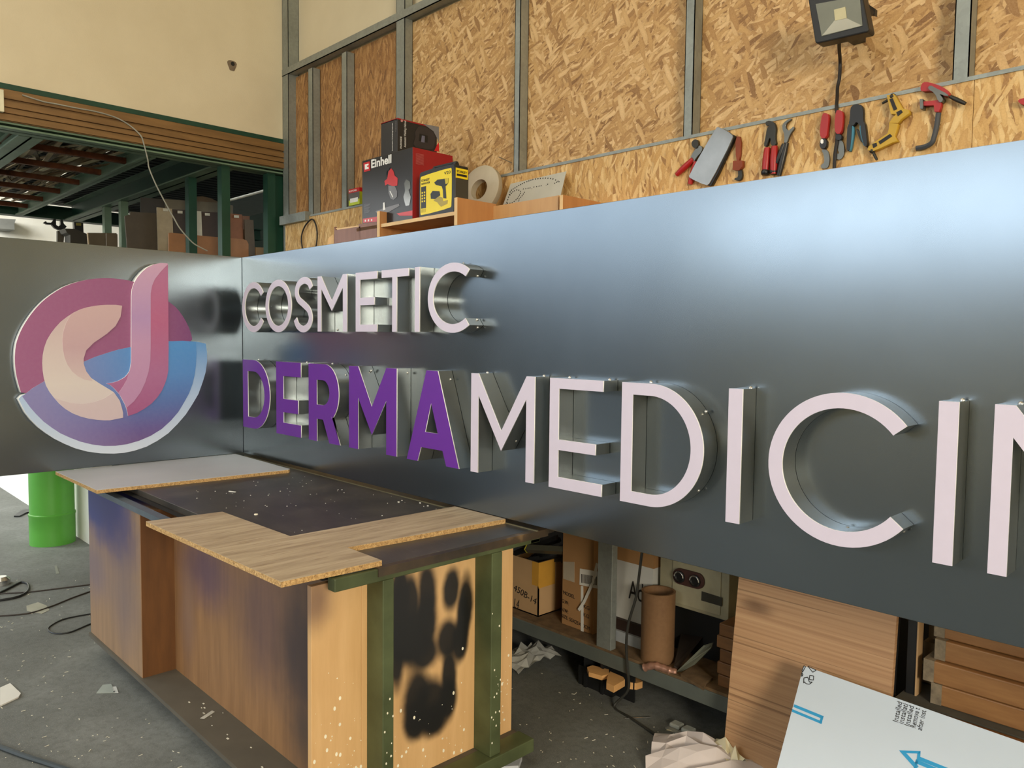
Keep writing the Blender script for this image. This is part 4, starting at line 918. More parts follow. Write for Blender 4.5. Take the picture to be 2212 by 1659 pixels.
# white film-covered sheet
TL = PY(1736, 1438, .50); TR = PY(2212, 1605, .50); lowl = PX(1678, 1659, TL.x)
U = (TR - TL).normalized(); Dn = (lowl - TL).normalized(); L_ = 0.70
A0 = TL; B0 = TL + U * 1.25; Nn = U.cross(Dn).normalized()
if Nn.y > 0: Nn = -Nn
k_ = (ZF - TL.z) / Dn.z
sh = thing('film_covered_sheet', (TL + Dn * k_ + U * .5), 'white sheet with blue arrows and printed instructions leaning in front of the brown panel', 'sheet')
b = B(); b.prism([A0, B0, B0 + Dn * ((ZF - B0.z) / Dn.z), A0 + Dn * k_], -Nn * .004); b.build('sheet_body', flat('white_protective_film', (196, 207, 218), .35, 0, .02, 3), sh)
def sp(px, py):       # point on the sheet plane
    d = ray(px, py); t = (TL - CAM).dot(Nn) / d.dot(Nn); return CAM + d * t
def c5b(x, y): return (1560 + x / 3.393, 1240 + y / 3.393)
M['cyan'] = flat('cyan_print', (24, 148, 200), .4, 0, .03)
def decal(pts, mat, nm, par, off=.0008):
    P = [sp(*c5b(*p)) + Nn * off for p in pts]; b = B(); b.prism(P, Nn * .0004); return b.build(nm, mat, par)
def outline_decal(pts, w, mat, nm, close=True):
    P = [sp(*c5b(*p)) + Nn * .001 for p in pts]; b = B(); m = len(P)
    for i in range(m if close else m - 1):
        b.bar(P[i], P[(i + 1) % m], w, .0006, up=Nn)
    return b.build(nm, mat, sh)
for pl in ([(530, 955), (745, 1042), (735, 1062), (524, 975)], [(745, 1042), (728, 1098), (712, 1092), (724, 1050)], [(514, 990), (735, 1082), (728, 1100), (512, 1010)]):
    decal(pl, M['cyan'], 'arrow_tail_stripe', sh)
for pl in ([(1297, 1293), (1455, 1298), (1450, 1316), (1350, 1313)], [(1455, 1298), (1452, 1340), (1900, 1520), (1900, 1548), (1428, 1360), (1432, 1316)], [(1297, 1293), (1350, 1313), (1440, 1410), (1420, 1432)], [(1440, 1365), (1420, 1432), (1405, 1422), (1422, 1358)], [(1424, 1358), (1900, 1560), (1900, 1588), (1415, 1385)]):
    decal(pl, M['cyan'], 'arrow_print', sh)
for (tx, x, y) in (('Installed', 1288, 1088), ('installati', 1330, 1102), ('Installed', 1374, 1118), ('Remove t', 1418, 1132), ('after inst', 1464, 1150)):
    o_ = sp(*c5b(x, y)); up_ = (sp(*c5b(x + 33, y - 145)) - o_); ln = up_.length; up_ = up_.normalized(); sd = -up_.cross(Nn).normalized()
    text(tx, (o_, up_, sd * 1.0, Nn), ln, M['ink'], sh, .0155)
for ic in ([(600, 762), (628, 757), (640, 792), (662, 792), (640, 808), (615, 804), (604, 790), (598, 800)], [(642, 744), (672, 748), (670, 778), (640, 774)], [(628, 676), (648, 684), (690, 706), (664, 720), (640, 690)], [(600, 672), (612, 680), (590, 720), (586, 708)], [(584, 722), (594, 738), (584, 752)]):
    outline_decal(ic, .0022, M['ink'], 'recycling_mark')

# papers at the bottom
def crumple(cx, cy, z, rx, ry, h, mat, name, label, cat, seed, npt=8, rot=0.0):
    rnd = random.Random(seed); b = B(); m = npt
    ph = [(rnd.uniform(2, 7), rnd.uniform(2, 7), rnd.uniform(0, 6)) for _ in range(5)]
    for i in range(m):
        for j in range(m):
            u = i / (m - 1) * 2 - 1; v = j / (m - 1) * 2 - 1
            x = u * rx * (1 + rnd.uniform(-.06, .06)); y = v * ry * (1 + rnd.uniform(-.06, .06))
            f = sum(abs(math.sin(a_ * u + c_ * v + p_)) for a_, c_, p_ in ph) / 5
            hz = h * (f * 1.6 - .25) * (.8 + .2 * rnd.random()) * (1.15 - .5 * (u * u + v * v))
            c_, s_ = math.cos(rot), math.sin(rot)
            b.v.append(V((cx + x * c_ - y * s_, cy + x * s_ + y * c_, z + .002 + max(0, hz))))
    for i in range(m - 1):
        for j in range(m - 1):
            b.f.append((i * m + j, (i + 1) * m + j, (i + 1) * m + j + 1, i * m + j + 1)); b.mi.append(0)
    o = b.build(name, mat)
    md = o.modifiers.new('t', 'SOLIDIFY'); md.thickness = .0012
    return tag(o, label, cat)
M['paper'] = flat('wrapping_paper', (196, 186, 182), .7, 0, .06)
M['paper2'] = flat('cream_paper', (226, 218, 186), .7, 0, .04)
q = PZ(1520, 1640, ZF); crumple(q.x + .04, q.y - .03, ZF, .22, .13, .09, M['paper'], 'wrapping_paper', 'crumpled pinkish grey wrapping paper on the floor at the foot of the brown panel', 'paper', 3, rot=.4)
q = PZ(1600, 1650, ZF); crumple(q.x - .02, q.y - .05, ZF + .03, .085, .045, .07, M['paper2'], 'paper_scrap', 'crumpled cream paper right of the wrapping paper', 'paper', 8, 6, rot=-.5)
cl = N('clear_polythene'); cl.b.inputs['Transmission Weight'].default_value = .6; clear = cl.fin(srgb((214, 214, 206)), .15)
q = PZ(1145, 1425, ZF); crumple(q.x, q.y - .02, ZF, .09, .15, .07, clear, 'plastic_film', 'crumpled clear plastic film on the floor behind the bench', 'plastic film', 5, 9)
q = PZ(1480, 1580, ZF); bp = thing('blister_pack', (q.x, q.y, ZF), 'clear blister pack with two white blisters on the floor', 'blister pack')
b = B(); b.box(q.x - .07, q.x + .05, q.y - .04, q.y + .04, ZF, ZF + .004); b.build('tray', clear, bp)
for dx in (-.045, .012):
    b = B(); b.box(q.x + dx - .02, q.x + dx + .028, q.y - .022, q.y + .022, ZF + .004, ZF + .022); b.build('blister', flat('milky_plastic', (176, 180, 172), .25), bp, bevel=.006)
def scrap(pts, z, mat, nm, lab_, cat='scrap', h=.001, group=None):
    P = [PZ(x, y, z) for x, y in pts]; b = B(); b.prism(P, (0, 0, h)); return tag(b.build(nm, mat), lab_, cat, group)
scrap([(1439, 1577), (1452, 1570), (1458, 1572), (1466, 1582), (1452, 1580)], ZF + .001, M['paper2'], 'paper_scrap', 'tiny torn paper piece left of the blister pack')
b = B(); b.bar(PZ(1349, 1552, ZF + .003), PZ(1405, 1549, ZF + .004), .004, .002); tag(b.build('metal_strip', M['screw']), 'thin shiny strip lying on the floor below the shelf', 'strip')
wp = M['label_w']
scrap([(0, 1488), (22, 1478), (45, 1500), (40, 1508), (0, 1527)], ZF + .001, wp, 'paper_scrap', 'torn white paper at the left edge of the floor', h=.006)
scrap([(222, 1480), (240, 1478), (247, 1490), (252, 1497), (208, 1498)], ZF + .001, thin((150, 158, 152)), 'foil_scrap', 'torn grey film on the floor in front of the cabinet', h=.002)
scrap([(242, 1484), (251, 1483), (256, 1497), (246, 1497)], ZF + .002, thin((190, 192, 188)), 'paper_square', 'small square of white paper beside the torn grey film')
scrap([(57, 1309), (82, 1301), (100, 1308), (107, 1318), (90, 1326), (58, 1320)], ZF + .001, thin((158, 156, 140)), 'film_scrap', 'pale film scrap under the thin cable at the left')
scrap([(432, 1552), (458, 1535), (464, 1538), (441, 1553)], -.7995, thin((180, 178, 166)), 'paper_strip', 'pale paper strip lying on the bench base board')
scrap([(118, 1222), (123, 1222), (128, 1239), (121, 1240)], ZF + .001, thin((128, 130, 120)), 'tape_scrap', 'faded grey tape piece on the floor left of the cabinet')
# cables on the floor left
def fcable(pts, r, mat, nm, lab_):
    b = B(); b.tube(spline([PZ(x, y, ZF + r) for x, y in pts], 7), r, 7); return tag(b.build(nm, mat, smooth=True), lab_, 'cable')
cb = flat('brown_black_cable', (48, 40, 34), .5)
fcable([(-20, 1283), (60, 1279), (120, 1272), (200, 1262), (330, 1245)], .004, cb, 'floor_cable', 'thin brown cable running straight across the floor behind the cabinet')
fcable([(-10, 1331), (60, 1325), (110, 1310), (160, 1290), (240, 1262)], .004, cb, 'floor_cable', 'thin brown cable crossing the pale film scrap')
fcable([(240, 1320), (190, 1327), (140, 1337), (112, 1350), (104, 1360), (118, 1368), (150, 1366), (190, 1350), (240, 1330)], .004, M['black'], 'floor_cable', 'thin black cable forming a loop left of the cabinet')
fcable([(-10, 1285), (20, 1270), (45, 1258), (60, 1262), (58, 1278), (35, 1290), (-10, 1298)], .007, M['black'], 'floor_cable', 'thick black cable loop at the left edge')
fcable([(-20, 1606), (50, 1632), (100, 1648), (160, 1668)], .010, flat('slate_hose', (54, 62, 66), .5), 'floor_hose', 'dark slate hose crossing the bottom left corner')
b = B(); q = PZ(3, 1262, ZF); b.lathe((q.x, q.y, ZF), [(0, .05), (.03, .05), (.05, .03), (.05, 0)], 20); tag(b.build('plug', M['screw'], smooth=True), 'shiny round plug at the left edge where the cables meet', 'plug')
b = B(); b.prism([PZ(x, y, ZF + .002) for x, y in ((48, 1104), (75, 1101), (78, 1108), (58, 1109), (42, 1117), (30, 1117))], (0, 0, .012)); tag(b.build('metal_bracket', M['black']), 'flat black bracket on the floor left of the green pipe', 'bracket')
b = B(); rnd = random.Random(4)
for i in range(330):
    if i < 230: px, py = rnd.uniform(0, 620), rnd.uniform(1230, 1659)
    else: px, py = rnd.uniform(1090, 1560), rnd.uniform(1440, 1659)
    q = PZ(px, py, ZF)
    if .15 < q.x < 2.45 and q.y > -.92 and q.y < .1: continue
    if q.y > .62: continue
    L = rnd.choice((.002, .003, .005, .008)); a = rnd.uniform(0, 3.14); dd = V((math.cos(a), math.sin(a), 0)) * L
    b.bar(q - dd + V((0, 0, .0015)), q + dd + V((0, 0, .0015)), rnd.uniform(.0015, .0035), .0015)
for i in range(24):
    x = rnd.uniform(1.2, 2.3); y = rnd.uniform(-.895, -.76); r = rnd.uniform(.002, .007); b.box(x - r, x + r, y - r * .5, y + r * .5, -.7995, -.798)
tag(b.build('shavings', thin((214, 210, 192))), 'pale plastic shavings scattered over the concrete floor', 'shavings', kind='stuff')
fz = [(1083, 1640), (1100, 1645), (1110, 1650), (1080, 1659)]
scrap([(1085, 1650), (1120, 1636), (1128, 1642), (1120, 1665), (1070, 1668)], ZF + .001, thin((196, 200, 204)), 'film_scrap', 'pale film scrap below the bench right corner', h=.02)

# ------------------------------------------------------------------ upper shelf with tool boxes
ZU = 1.37
M['beech'] = wood('beech_laminate', (198, 144, 90), (174, 120, 72), 2, 3, 8, .45, .8)
M['beech2'] = wood('beech_laminate_back', (206, 162, 108), (190, 144, 92), 2, 3, 9, .45, .8)
M['beech_e'] = flat('beech_edge', (226, 188, 132), .5)
cab = thing('divider_cabinet', (1.0, .9, .95), 'light beech open topped cabinet above the sign carrying the boxed tools', 'cabinet')
def div(x0, x1, y0, y1, z0, z1, z1b=None):
    b = B(); b.box(x0, x1, y0, y1, z0, z1); b.cur = 1; b.box(x0, x1, y0 - .002, y0, z0, z1); b.build('divider', [M['beech'], M['beech_e']], cab)
div(.431, .458, .65, 1.10, .95, 1.446); div(1.154, 1.178, .65, .93, .95, 1.440)
b = B(); b.box(.19, 1.154, .66, 1.15, ZU - .02, ZU); b.cur = 1; b.box(.46, 1.154, .657, .66, ZU - .02, ZU); b.build('shelf', [M['beech'], M['beech_e']], cab)
b = B(); b.box(.46, 1.154, .92, .935, .95, ZU - .02); b.build('rear_board', M['beech'], cab)
b = B(); b.box(1.178, 1.668, .91, .925, .95, 1.425); b.build('back_board', M['beech2'], cab)
div(1.70, 1.722, .885, 1.18, .95, 1.418)
b = B(); b.box(1.722, 2.6, 1.0, 1.18, .95, 1.36); b.cur = 1; b.box(1.722, 3.2, 1.165, 1.187, 1.38, 1.392); b.build('low_cabinet', [M['beech'], M['beech_e']], cab)
# reddish broken boards
M['mahog'] = wood('mauve_mahogany_laminate', (150, 108, 92), (126, 88, 76), 2, 3, 9, .5, .8)
for pts, l in ((([(722, 490), (725, 497), (779, 489), (779, 560), (722, 560)]), 'mauve brown board with a broken top edge at the left of the tool boxes'), ([(775, 484), (816, 479), (816, 560), (775, 560)], 'mauve brown board standing under the large tool carton')):
    P = [PY(x, y, .66) for x, y in pts]; P = [V((q.x, q.y, .952)) if i >= len(P) - 2 else q for i, q in enumerate(P)]; b = B(); b.prism(P, (0, .02, 0)); o = b.build('broken_board', M['mahog']); tag(o, l, 'board')
    if pts[0][0] == 722:
        P = [PY(x, y, .667) for x, y in ((722, 492), (733, 493), (745, 491), (775, 487), (775, 492), (747, 495), (738, 501), (728, 496))]
        b = B(); b.prism(P, (0, .012, 0)); b.build('splintered_edge', M['beech_e'], o)
P = [PY(x, y, .72) if y < 535 and not (x == 706 and y == 532) else V((PY(x, y, .72).x, .72, .952)) for x, y in ((706, 533), (709, 515), (718, 507), (721, 507), (721, 540), (706, 540))]
b = B(); b.prism(P, (0, .006, 0)); tag(b.build('pale_board', thin((222, 176, 116))), 'small pale board with a rounded outline left of the mauve board', 'board')
# einhell carton
def txy(px, py, y): return PY(px, py, y - .0012)
red = flat('red_carton', (150, 24, 30), .4, 0, .05); blk = flat('black_carton_print', (24, 23, 24), .35, 0, .1)
ei = thing('tool_carton', (.45, .85, ZU), 'large black and red power tool carton with bold white lettering', 'carton')
b = B(); yE_ = .70; xE0, xE1 = .191, .714; zE1 = 1.79
b.box(xE0, xE1, yE_, 1.0, ZU, zE1); o = b.build('carton_body', [blk, red], ei, bevel=.003)
for p in o.data.polygons:
    if p.normal.x > .9 : p.material_index = 1
def c6(x, y): return (720 + x / 6.144, 230 + y / 6.144)
def face(pts, mat, nm, par, y, conv=c6, off=.0015, th=.0006, n_=(0, -1, 0)):
    P = [PY(*conv(*p), y - off) for p in pts]; b = B(); b.prism(P, (0, -th, 0)); return b.build(nm, mat, par)
redp = flat('signal_red_print', (196, 30, 36), .35); wht = flat('white_print', (236, 236, 232), .4)
face([(400, 750), (485, 728), (492, 850), (408, 870)], redp, 'brand_square', ei, yE_)
face([(418, 770), (468, 758), (468, 780), (448, 786), (448, 805), (468, 800), (470, 828), (420, 838)], wht, 'brand_mark', ei, yE_, off=.0022)
q0 = PY(*c6(505, 822), yE_ - .001); q1 = PY(*c6(772, 765), yE_ - .001)
text('Einhell', (q0 + V((0, 0, -.0)), X1, Z1, NY), q1.x - q0.x, wht, ei, .052, bold=.03)
gry = flat('grey_print', (120, 120, 124), .4)
face([(735, 860), (770, 820), (800, 860), (815, 920), (855, 950), (850, 1050), (790, 1060), (720, 1030), (690, 1050), (680, 990), (715, 960)], redp, 'saw_picture', ei, yE_)
face([(690, 880), (715, 815), (755, 805), (735, 850), (715, 850), (708, 900), (722, 940), (705, 930)], M['black'], 'saw_handle_picture', ei, yE_, off=.002)
face([(730, 1050), (820, 1060), (850, 1130), (845, 1200), (800, 1240), (760, 1220), (735, 1150)], gry, 'saw_blade_picture', ei, yE_)
face([(745, 1120), (760, 1125), (795, 1200), (788, 1210)], wht, 'blade_slot_picture', ei, yE_, off=.002)
face([(560, 1390), (700, 1340), (870, 1290), (880, 1320), (740, 1400), (600, 1440)], gry, 'saw_base_picture', ei, yE_)
face([(660, 1280), (680, 1270), (690, 1370), (660, 1380)], wht, 'saw_guide_picture', ei, yE_, off=.002)
face([(940, 1020), (970, 965), (1020, 1000), (1025, 1080), (1000, 1110), (1030, 1200), (1010, 1310), (960, 1320), (930, 1200), (955, 1120)], flat('tape_glare', (92, 96, 92), .2), 'tape_glare_patch', ei, yE_)  # glare on the tape, painted as a flat grey patch
face([(395, 1490), (580, 1462), (580, 1530), (395, 1545)], redp, 'lower_band', ei, yE_)
face([(840, 1420), (1050, 1380), (1050, 1450), (880, 1450)], redp, 'lower_band', ei, yE_)
for i in range(9): face([(408, 1300 + i * 14), (495 - (i % 3) * 12, 1290 + i * 14), (495 - (i % 3) * 12, 1295 + i * 14), (408, 1305 + i * 14)], gry, 'small_print', ei, yE_)
for i in range(3): face([(418 + i * 42, 1505 - i * 5), (434 + i * 42, 1502 - i * 5), (434 + i * 42, 1528 - i * 5), (418 + i * 42, 1532 - i * 5)], wht, 'small_icon', ei, yE_, off=.0022)
for i in range(10):
    P = [PX(*c6(x, y), xE1 + .001) for x, y in ((1095, 600 + i * 15 + 20), (1200, 640 + i * 15 + 0), (1200, 646 + i * 15 + 0), (1095, 606 + i * 15 + 20))]
    b = B(); b.prism(P, (.0004, 0, 0)); b.build('side_small_print', flat('pink_print', (176, 92, 92), .4), ei)
# helmet carton
yH = .72; q = PY(858.3, 300, yH); xh1 = q.x; xh0 = xh1 - .17
he = thing('helmet_carton', (xh1 - .07, .86, zE1), 'dark welding helmet carton on top of the large tool carton', 'carton')
b = B(); b.box(xh0, xh1, yH, 1.02, zE1 + .001, 1.992); o = b.build('carton_body', flat('charcoal_carton', (36, 35, 36), .4, 0, .1), he, bevel=.003)
b = B(); b.box(xh0 - .001, xh1 + .001, yH, 1.021, 1.985, 1.993); b.build('red_top_edge', red, he)
def hx(pts, mat, nm, off=.0012):
    P = [PX(*c6(*p), xh1 + off) for p in pts]; b = B(); b.prism(P, (.0004, 0, 0)); return b.build(nm, mat, he)
hx([(1190, 230), (1400, 270), (1400, 470), (1330, 330)], gry, 'grey_print_corner')
hx([(1400, 480), (1405, 600), (1340, 590), (1380, 500)], redp, 'red_print_corner')
hx([(1080, 340), (1130, 270), (1200, 260), (1330, 340), (1355, 430), (1330, 560), (1260, 570), (1100, 545), (1060, 500), (1090, 400)], flat('helmet_print', (52, 48, 50), .35), 'helmet_picture', .002)
hx([(1145, 360), (1255, 390), (1250, 480), (1135, 460)], M['black'], 'visor_picture', .0026)
hx([(1175, 385), (1215, 393), (1210, 480), (1165, 470)], flat('visor_glass_print', (112, 112, 132), .2), 'visor_window', .0032)
hx([(905, 170), (925, 180), (922, 205), (900, 205), (892, 190)], flat('pink_seal', (196, 140, 140), .4), 'round_logo')
hx([(1365, 295), (1385, 300), (1382, 365), (1360, 360)], gry, 'side_symbol', .002)
q0 = PX(*c6(972, 545), xh1 + .0012); q1 = PX(*c6(972, 190), xh1 + .0012)
text('Automatic Welding Helmet', (q0, Z1, (0, -1, 0), X1), q1.z - q0.z, wht, he, .020)
q0 = PX(*c6(908, 560), xh1 + .0012); text('PARKSIDE', (q0, Z1, (0, -1, 0), X1), .07, wht, he, .012)
q0 = PY(*c6(793, 590), yH - .0012); text('Automatic Welding Helmet', (q0, Z1, (-1, 0, 0), NY), .165, wht, he, .010)
q0 = PY(*c6(838, 330), yH - .0012); text('PARKSIDE', (q0, Z1, (-1, 0, 0), NY), .06, gry, he, .008)
# drill case
yS = .675; s0 = PY(905.5, 420, yS).x; s1 = PY(981, 420, yS).x; zS0 = ZU + .001; zS1 = 1.632
dc = thing('drill_case', ((s0 + s1) / 2, .75, ZU), 'black and yellow drill case standing before the large carton', 'tool case')
loop = smooth_loop([(s0, zS0 + .01), (s0 + .012, zS0), (s1 - .012, zS0), (s1, zS0 + .012), (s1, zS1 - .012), (s1 - .015, zS1), (s0 + .02, zS1 - .004), (s0, zS1 - .02)], 1)
shape('case_body', [loop], .10, ((0, yS + .10, 0), X1, Z1, NY), M['black'], dc)
b = B(); b.box(s0 + .08, s0 + .10, yS + .03, yS + .06, zS1 - .003, zS1 + .014); b.box(s1 - .05, s1 - .03, yS + .03, yS + .06, zS1 - .003, zS1 + .014); b.box(s0 + .08, s1 - .03, yS + .035, yS + .055, zS1 + .01, zS1 + .022); b.build('handle', M['black'], dc, bevel=.003)
yel = flat('yellow_print', (242, 216, 28), .4, 0, .02)
lab_l = smooth_loop([(s0 + .012, zS0 + .022), (s0 + .022, zS0 + .012), (s1 - .03, zS0 + .026), (s1 - .02, zS0 + .04), (s1 - .02, zS1 - .03), (s1 - .03, zS1 - .018), (s0 + .02, zS1 - .030), (s0 + .012, zS1 - .042)], 1)
shape('yellow_label', [lab_l], .001, ((0, yS, 0), X1, Z1, NY), yel, dc)
b = B(); b.box(s1, s1 + .0015, yS + .01, yS + .095, zS1 - .075, zS1 - .022); b.build('yellow_side_label', yel, dc)
b = B(); b.box(s1, s1 + .0015, yS + .01, yS + .095, zS1 - .20, zS1 - .078); b.build('dark_side_picture', flat('dark_photo_print', (62, 60, 52), .35), dc)
b = B(); b.box(s1, s1 + .002, yS + .01, yS + .095, zS1 - .225, zS1 - .205); b.build('white_side_strip', wht, dc)
text('STANLEY', ((s0 + .022, yS - .0012, zS1 - .062), (1, 0, .0), Z1, NY), .075, M['black'], dc, .013, bold=.02)
b = B(); b.box(s0 + .022, s0 + .097, yS - .0018, yS - .001, zS1 - .078, zS1 - .068); b.build('black_bar', M['black'], dc)
text('FATMAX', ((s0 + .026, yS - .002, zS1 - .0765), (1, 0, 0), Z1, NY), .065, yel, dc, .007)
text('V20', ((s1 - .085, yS - .0012, zS1 - .05), (1, 0, 0), Z1, NY), .055, M['black'], dc, .016)
text('STANLEY', ((s1 + .0016, yS + .016, zS1 - .046), Y1, Z1, X1), .072, M['black'], dc, .013, bold=.02)
b = B(); b.box(s1 + .0014, s1 + .0022, yS + .016, yS + .088, zS1 - .064, zS1 - .052); b.build('black_bar', M['black'], dc)
b = B(); b.box(s0 + .02, s0 + .065, yS - .0016, yS - .001, zS0 + .05, zS1 - .09); b.build('black_info_column', M['black'], dc)
for i in range(4):
    for j in range(2):
        b = B(); b.box(s0 + .026 + j * .02, s0 + .037 + j * .02, yS - .0022, yS - .0016, zS0 + .085 + i * .016, zS0 + .094 + i * .016); b.build('icon', yel, dc)
for i in range(3):
    b = B(); b.box(s0 + .021 + i * .015, s0 + .033 + i * .015, yS - .0022, yS - .0016, zS0 + .028, zS0 + .046); b.build('icon', flat('dark_yellow', (210, 186, 30), .4), dc)
def st(pts, mat, nm, off=.0016): face(pts, mat, nm, dc, yS, off=off)
st([(1340, 1010), (1385, 970), (1470, 960), (1530, 950), (1525, 1020), (1490, 1060), (1440, 1060), (1360, 1040)], M['black'], 'drill_picture')
st([(1480, 960), (1528, 950), (1522, 1020), (1490, 1030)], flat('dark_yellow', (210, 186, 30), .4), 'drill_cap_picture', .0022)
st([(1440, 1060), (1490, 1055), (1500, 1220), (1460, 1215), (1455, 1110)], M['black'], 'drill_grip_picture')
st([(1290, 1160), (1320, 1120), (1410, 1125), (1420, 1180), (1350, 1230), (1295, 1225)], M['black'], 'charger_picture')
st([(1330, 1250), (1400, 1190), (1450, 1210), (1460, 1260), (1520, 1240), (1515, 1290), (1430, 1330), (1400, 1300), (1380, 1270)], flat('battery_print', (170, 150, 60), .4), 'battery_picture')
# small ryobi-like box
yR = 1.17; r0 = PY(753.5, 440, yR).x; r1 = PY(776.5, 440, yR).x; zR0 = zseam + .0015; zR1 = PY(753.5, 410, yR).z
rb = thing('small_accessory_box', ((r0 + r1) / 2, 1.2, zR0), 'small red and lime accessory box on the board ledge left of the large carton', 'box')
b = B(); b.box(r0, r1, yR, 1.26, zR0, zR1); b.build('box_body', flat('lime_print', (188, 204, 50), .4), rb)
hR = zR1 - zR0
b = B(); b.box(r0 - .0005, r1 + .0008, yR - .001, 1.2605, zR1 - hR * .24, zR1 + .0005); b.build('red_band', redp, rb)
b = B(); b.box(r0, r1, yR - .001, yR, zR0 + hR * .32, zR1 - hR * .24); b.build('picture', flat('picture_print', (96, 92, 88), .4), rb)
b = B(); b.box(r0 + .02, r1 - .02, yR - .0018, yR - .001, zR0 + hR * .16, zR0 + hR * .42); b.build('white_price_label', wht, rb)
text('RYOBI', ((r0 + .008, yR - .0012, zR1 - hR * .18), X1, Z1, NY), (r1 - r0) * .68, wht, rb, hR * .11, bold=.02)
# rolls and perforated plate
rc = PY(1043, 405, 1.08)
# tape coil ring leaning on wall
b = B(); nrm = V((.12, -.97, .2)).normalized(); c0 = V((.862, 1.10, 1.578)); 
b.lathe(c0, [(.062, -.022), (.145, -.022), (.150, -.015), (.150, .018), (.145, .022), (.062, .022), (.062, -.022)], 44, nrm)
tag(b.build('edging_coil', flat('pale_edging_band', (182, 172, 150), .5, 0, .08), smooth=True), 'pale coil of edging band leaning on the wall behind the cabinet', 'coil')
def perf(px, py): return PY(px, py, 1.10 + (430 - py) / 60 * .05)
P = [perf(1103, 397), perf(1223, 370), perf(1210, 425), perf(1206, 440), perf(1084, 450)]
pl_ = thing('perforated_plate', (P[4].x + .2, 1.1, P[4].z), 'pale metal plate with rows of drilled dots forming letters, leaning on the wall', 'plate')
nn = (P[1] - P[0]).cross(P[4] - P[0]).normalized(); nn = -nn if nn.y > 0 else nn
b = B(); b.prism(P, -nn * .003); b.build('plate_sheet', flat('primed_metal', (186, 184, 172), .5, .1, .05), pl_)
def c4(x, y): return (1050 + x / 8.296, 300 + y / 8.296)
def pp_(x, y):
    d = ray(*c4(x, y)); t = (P[0] - CAM).dot(nn) / d.dot(nn); return CAM + d * t
b = B()
paths = [[(360, 1170), (400, 1060), (440, 940), (520, 880), (610, 825), (700, 780), (840, 730), (960, 712), (1080, 705), (1200, 720), (1310, 770)], [(1310, 770), (1240, 790), (1190, 860), (1150, 940), (1100, 990)], [(385, 1155), (460, 1150), (530, 1100), (590, 1030), (620, 950), (560, 915), (480, 950), (420, 1020)],
         [(670, 900), (800, 880)], [(860, 865), (1000, 840)], [(690, 960), (640, 1030), (580, 1100), (620, 1120)], [(820, 900), (780, 970), (760, 1060)], [(800, 975), (940, 950)], [(750, 1100), (880, 1070), (960, 1010), (1050, 880), (1110, 810)], [(690, 1010), (790, 1015)], [(1110, 850), (1100, 960)]]
for pth in paths:
    sp2_ = spline([(x, y, 0) for x, y in pth], 8); acc = 0; last = sp2_[0]; pts_ = [last]
    for q in sp2_[1:]:
        if (q - last).length > 34: pts_.append(q); last = q
    for q in pts_: b.lathe(pp_(q.x, q.y), [(0, .0012), (.0042, .0012), (.0042, 0), (0, 0)], 6, nn)
b.build('drilled_dots', M['ink'], pl_)['kind'] = 'stuff'
# black wire loop at left
b = B(); b.tube(spline([PY(x, y, 1.17) for x, y in ((655, 545), (651, 515), (658, 490), (672, 474), (680, 480), (685, 500), (684, 525), (679, 545))], 6), .006, 7)
tag(b.build('wire_loop', M['ink'], smooth=True), 'black wire loop hanging on a nail on the board at the left', 'wire')

# ------------------------------------------------------------------ tools on the wall
YW = 1.186
def ct(x, y): return (1440 + x / 2.8653, y / 2.8653)
def tl(pts, mat, nm, par, th=.014, back=0.0, sm=1):
    P = [PY(*ct(*p), YW) for p in pts]; lp = [(q.x, q.z) for q in P]
    if sm: lp = smooth_loop(lp, sm)
    return shape(nm, [lp], th, ((0, YW - back, 0), X1, Z1, NY), mat, par)
def tbar(p, q, w, mat, nm, par, y=.010, r2=None):
    a = PY(*ct(*p), YW - y); c = PY(*ct(*q), YW - y); b = B(); s = 0.00105 * w
    pts_ = [a.lerp(c, i / 6) for i in range(7)]; rs = [s * (.85 + .25 * math.sin(i / 6 * math.pi)) for i in range(7)]
    b.tube(pts_, rs, 10); return b.build(nm, mat, par, smooth=True)
RED = flat('red_grip', (168, 34, 34), .4, 0, .08); STE = flat('tool_steel', (112, 112, 106), .35, .8, .15); DKS = flat('dark_tool_steel', (58, 56, 50), .45, .5, .2)
def tool(nm, at, lab_, cat): q = PY(*ct(*at), YW); return thing(nm, q, lab_, cat, 'hand tools hung on the wall')
t1 = tool('punch_pliers', (180, 1000), 'revolving punch pliers with red handles, leftmost tool on the wall', 'pliers')
tbar((62, 1082), (165, 985), 13, RED, 'handle', t1); tbar((145, 1140), (182, 1000), 13, RED, 'handle', t1)
tl([(150, 1000), (165, 960), (185, 930), (210, 900), (232, 915), (225, 945), (195, 975), (175, 1010)], STE, 'jaws', t1)
tl([(170, 880), (190, 865), (205, 872), (208, 900), (198, 925), (178, 918), (168, 900)], DKS, 'punch_wheel', t1, .02)
t2 = tool('clear_tray', (290, 1000), 'grey transparent tray hanging tilted beside the punch pliers', 'tray')
tl([(325, 800), (345, 792), (425, 838), (432, 862), (290, 1140), (265, 1155), (165, 1108), (158, 1092)], flat('smoked_clear_plastic', (126, 124, 118), .12, .45, .12, 12), 'tray_body', t2, .030)
tl([(425, 838), (438, 848), (300, 1148), (270, 1158), (285, 1135), (425, 862)], M['black'], 'dark_rim', t2, .024)
t3 = tool('pipe_wrench', (455, 950), 'small rusty red pipe wrench right of the tilted tray', 'wrench')
RR = flat('rusty_red_paint', (134, 62, 34), .6, .2, .2)
tl([(436, 850), (470, 848), (464, 1000), (440, 1000)], RR, 'handle', t3, .016); tl([(428, 1000), (484, 998), (484, 1035), (462, 1060), (425, 1055)], RR, 'housing', t3, .024, sm=0)
tl([(452, 1050), (474, 1050), (478, 1100), (462, 1122), (430, 1118), (432, 1105), (455, 1100)], DKS, 'jaw', t3, .016)
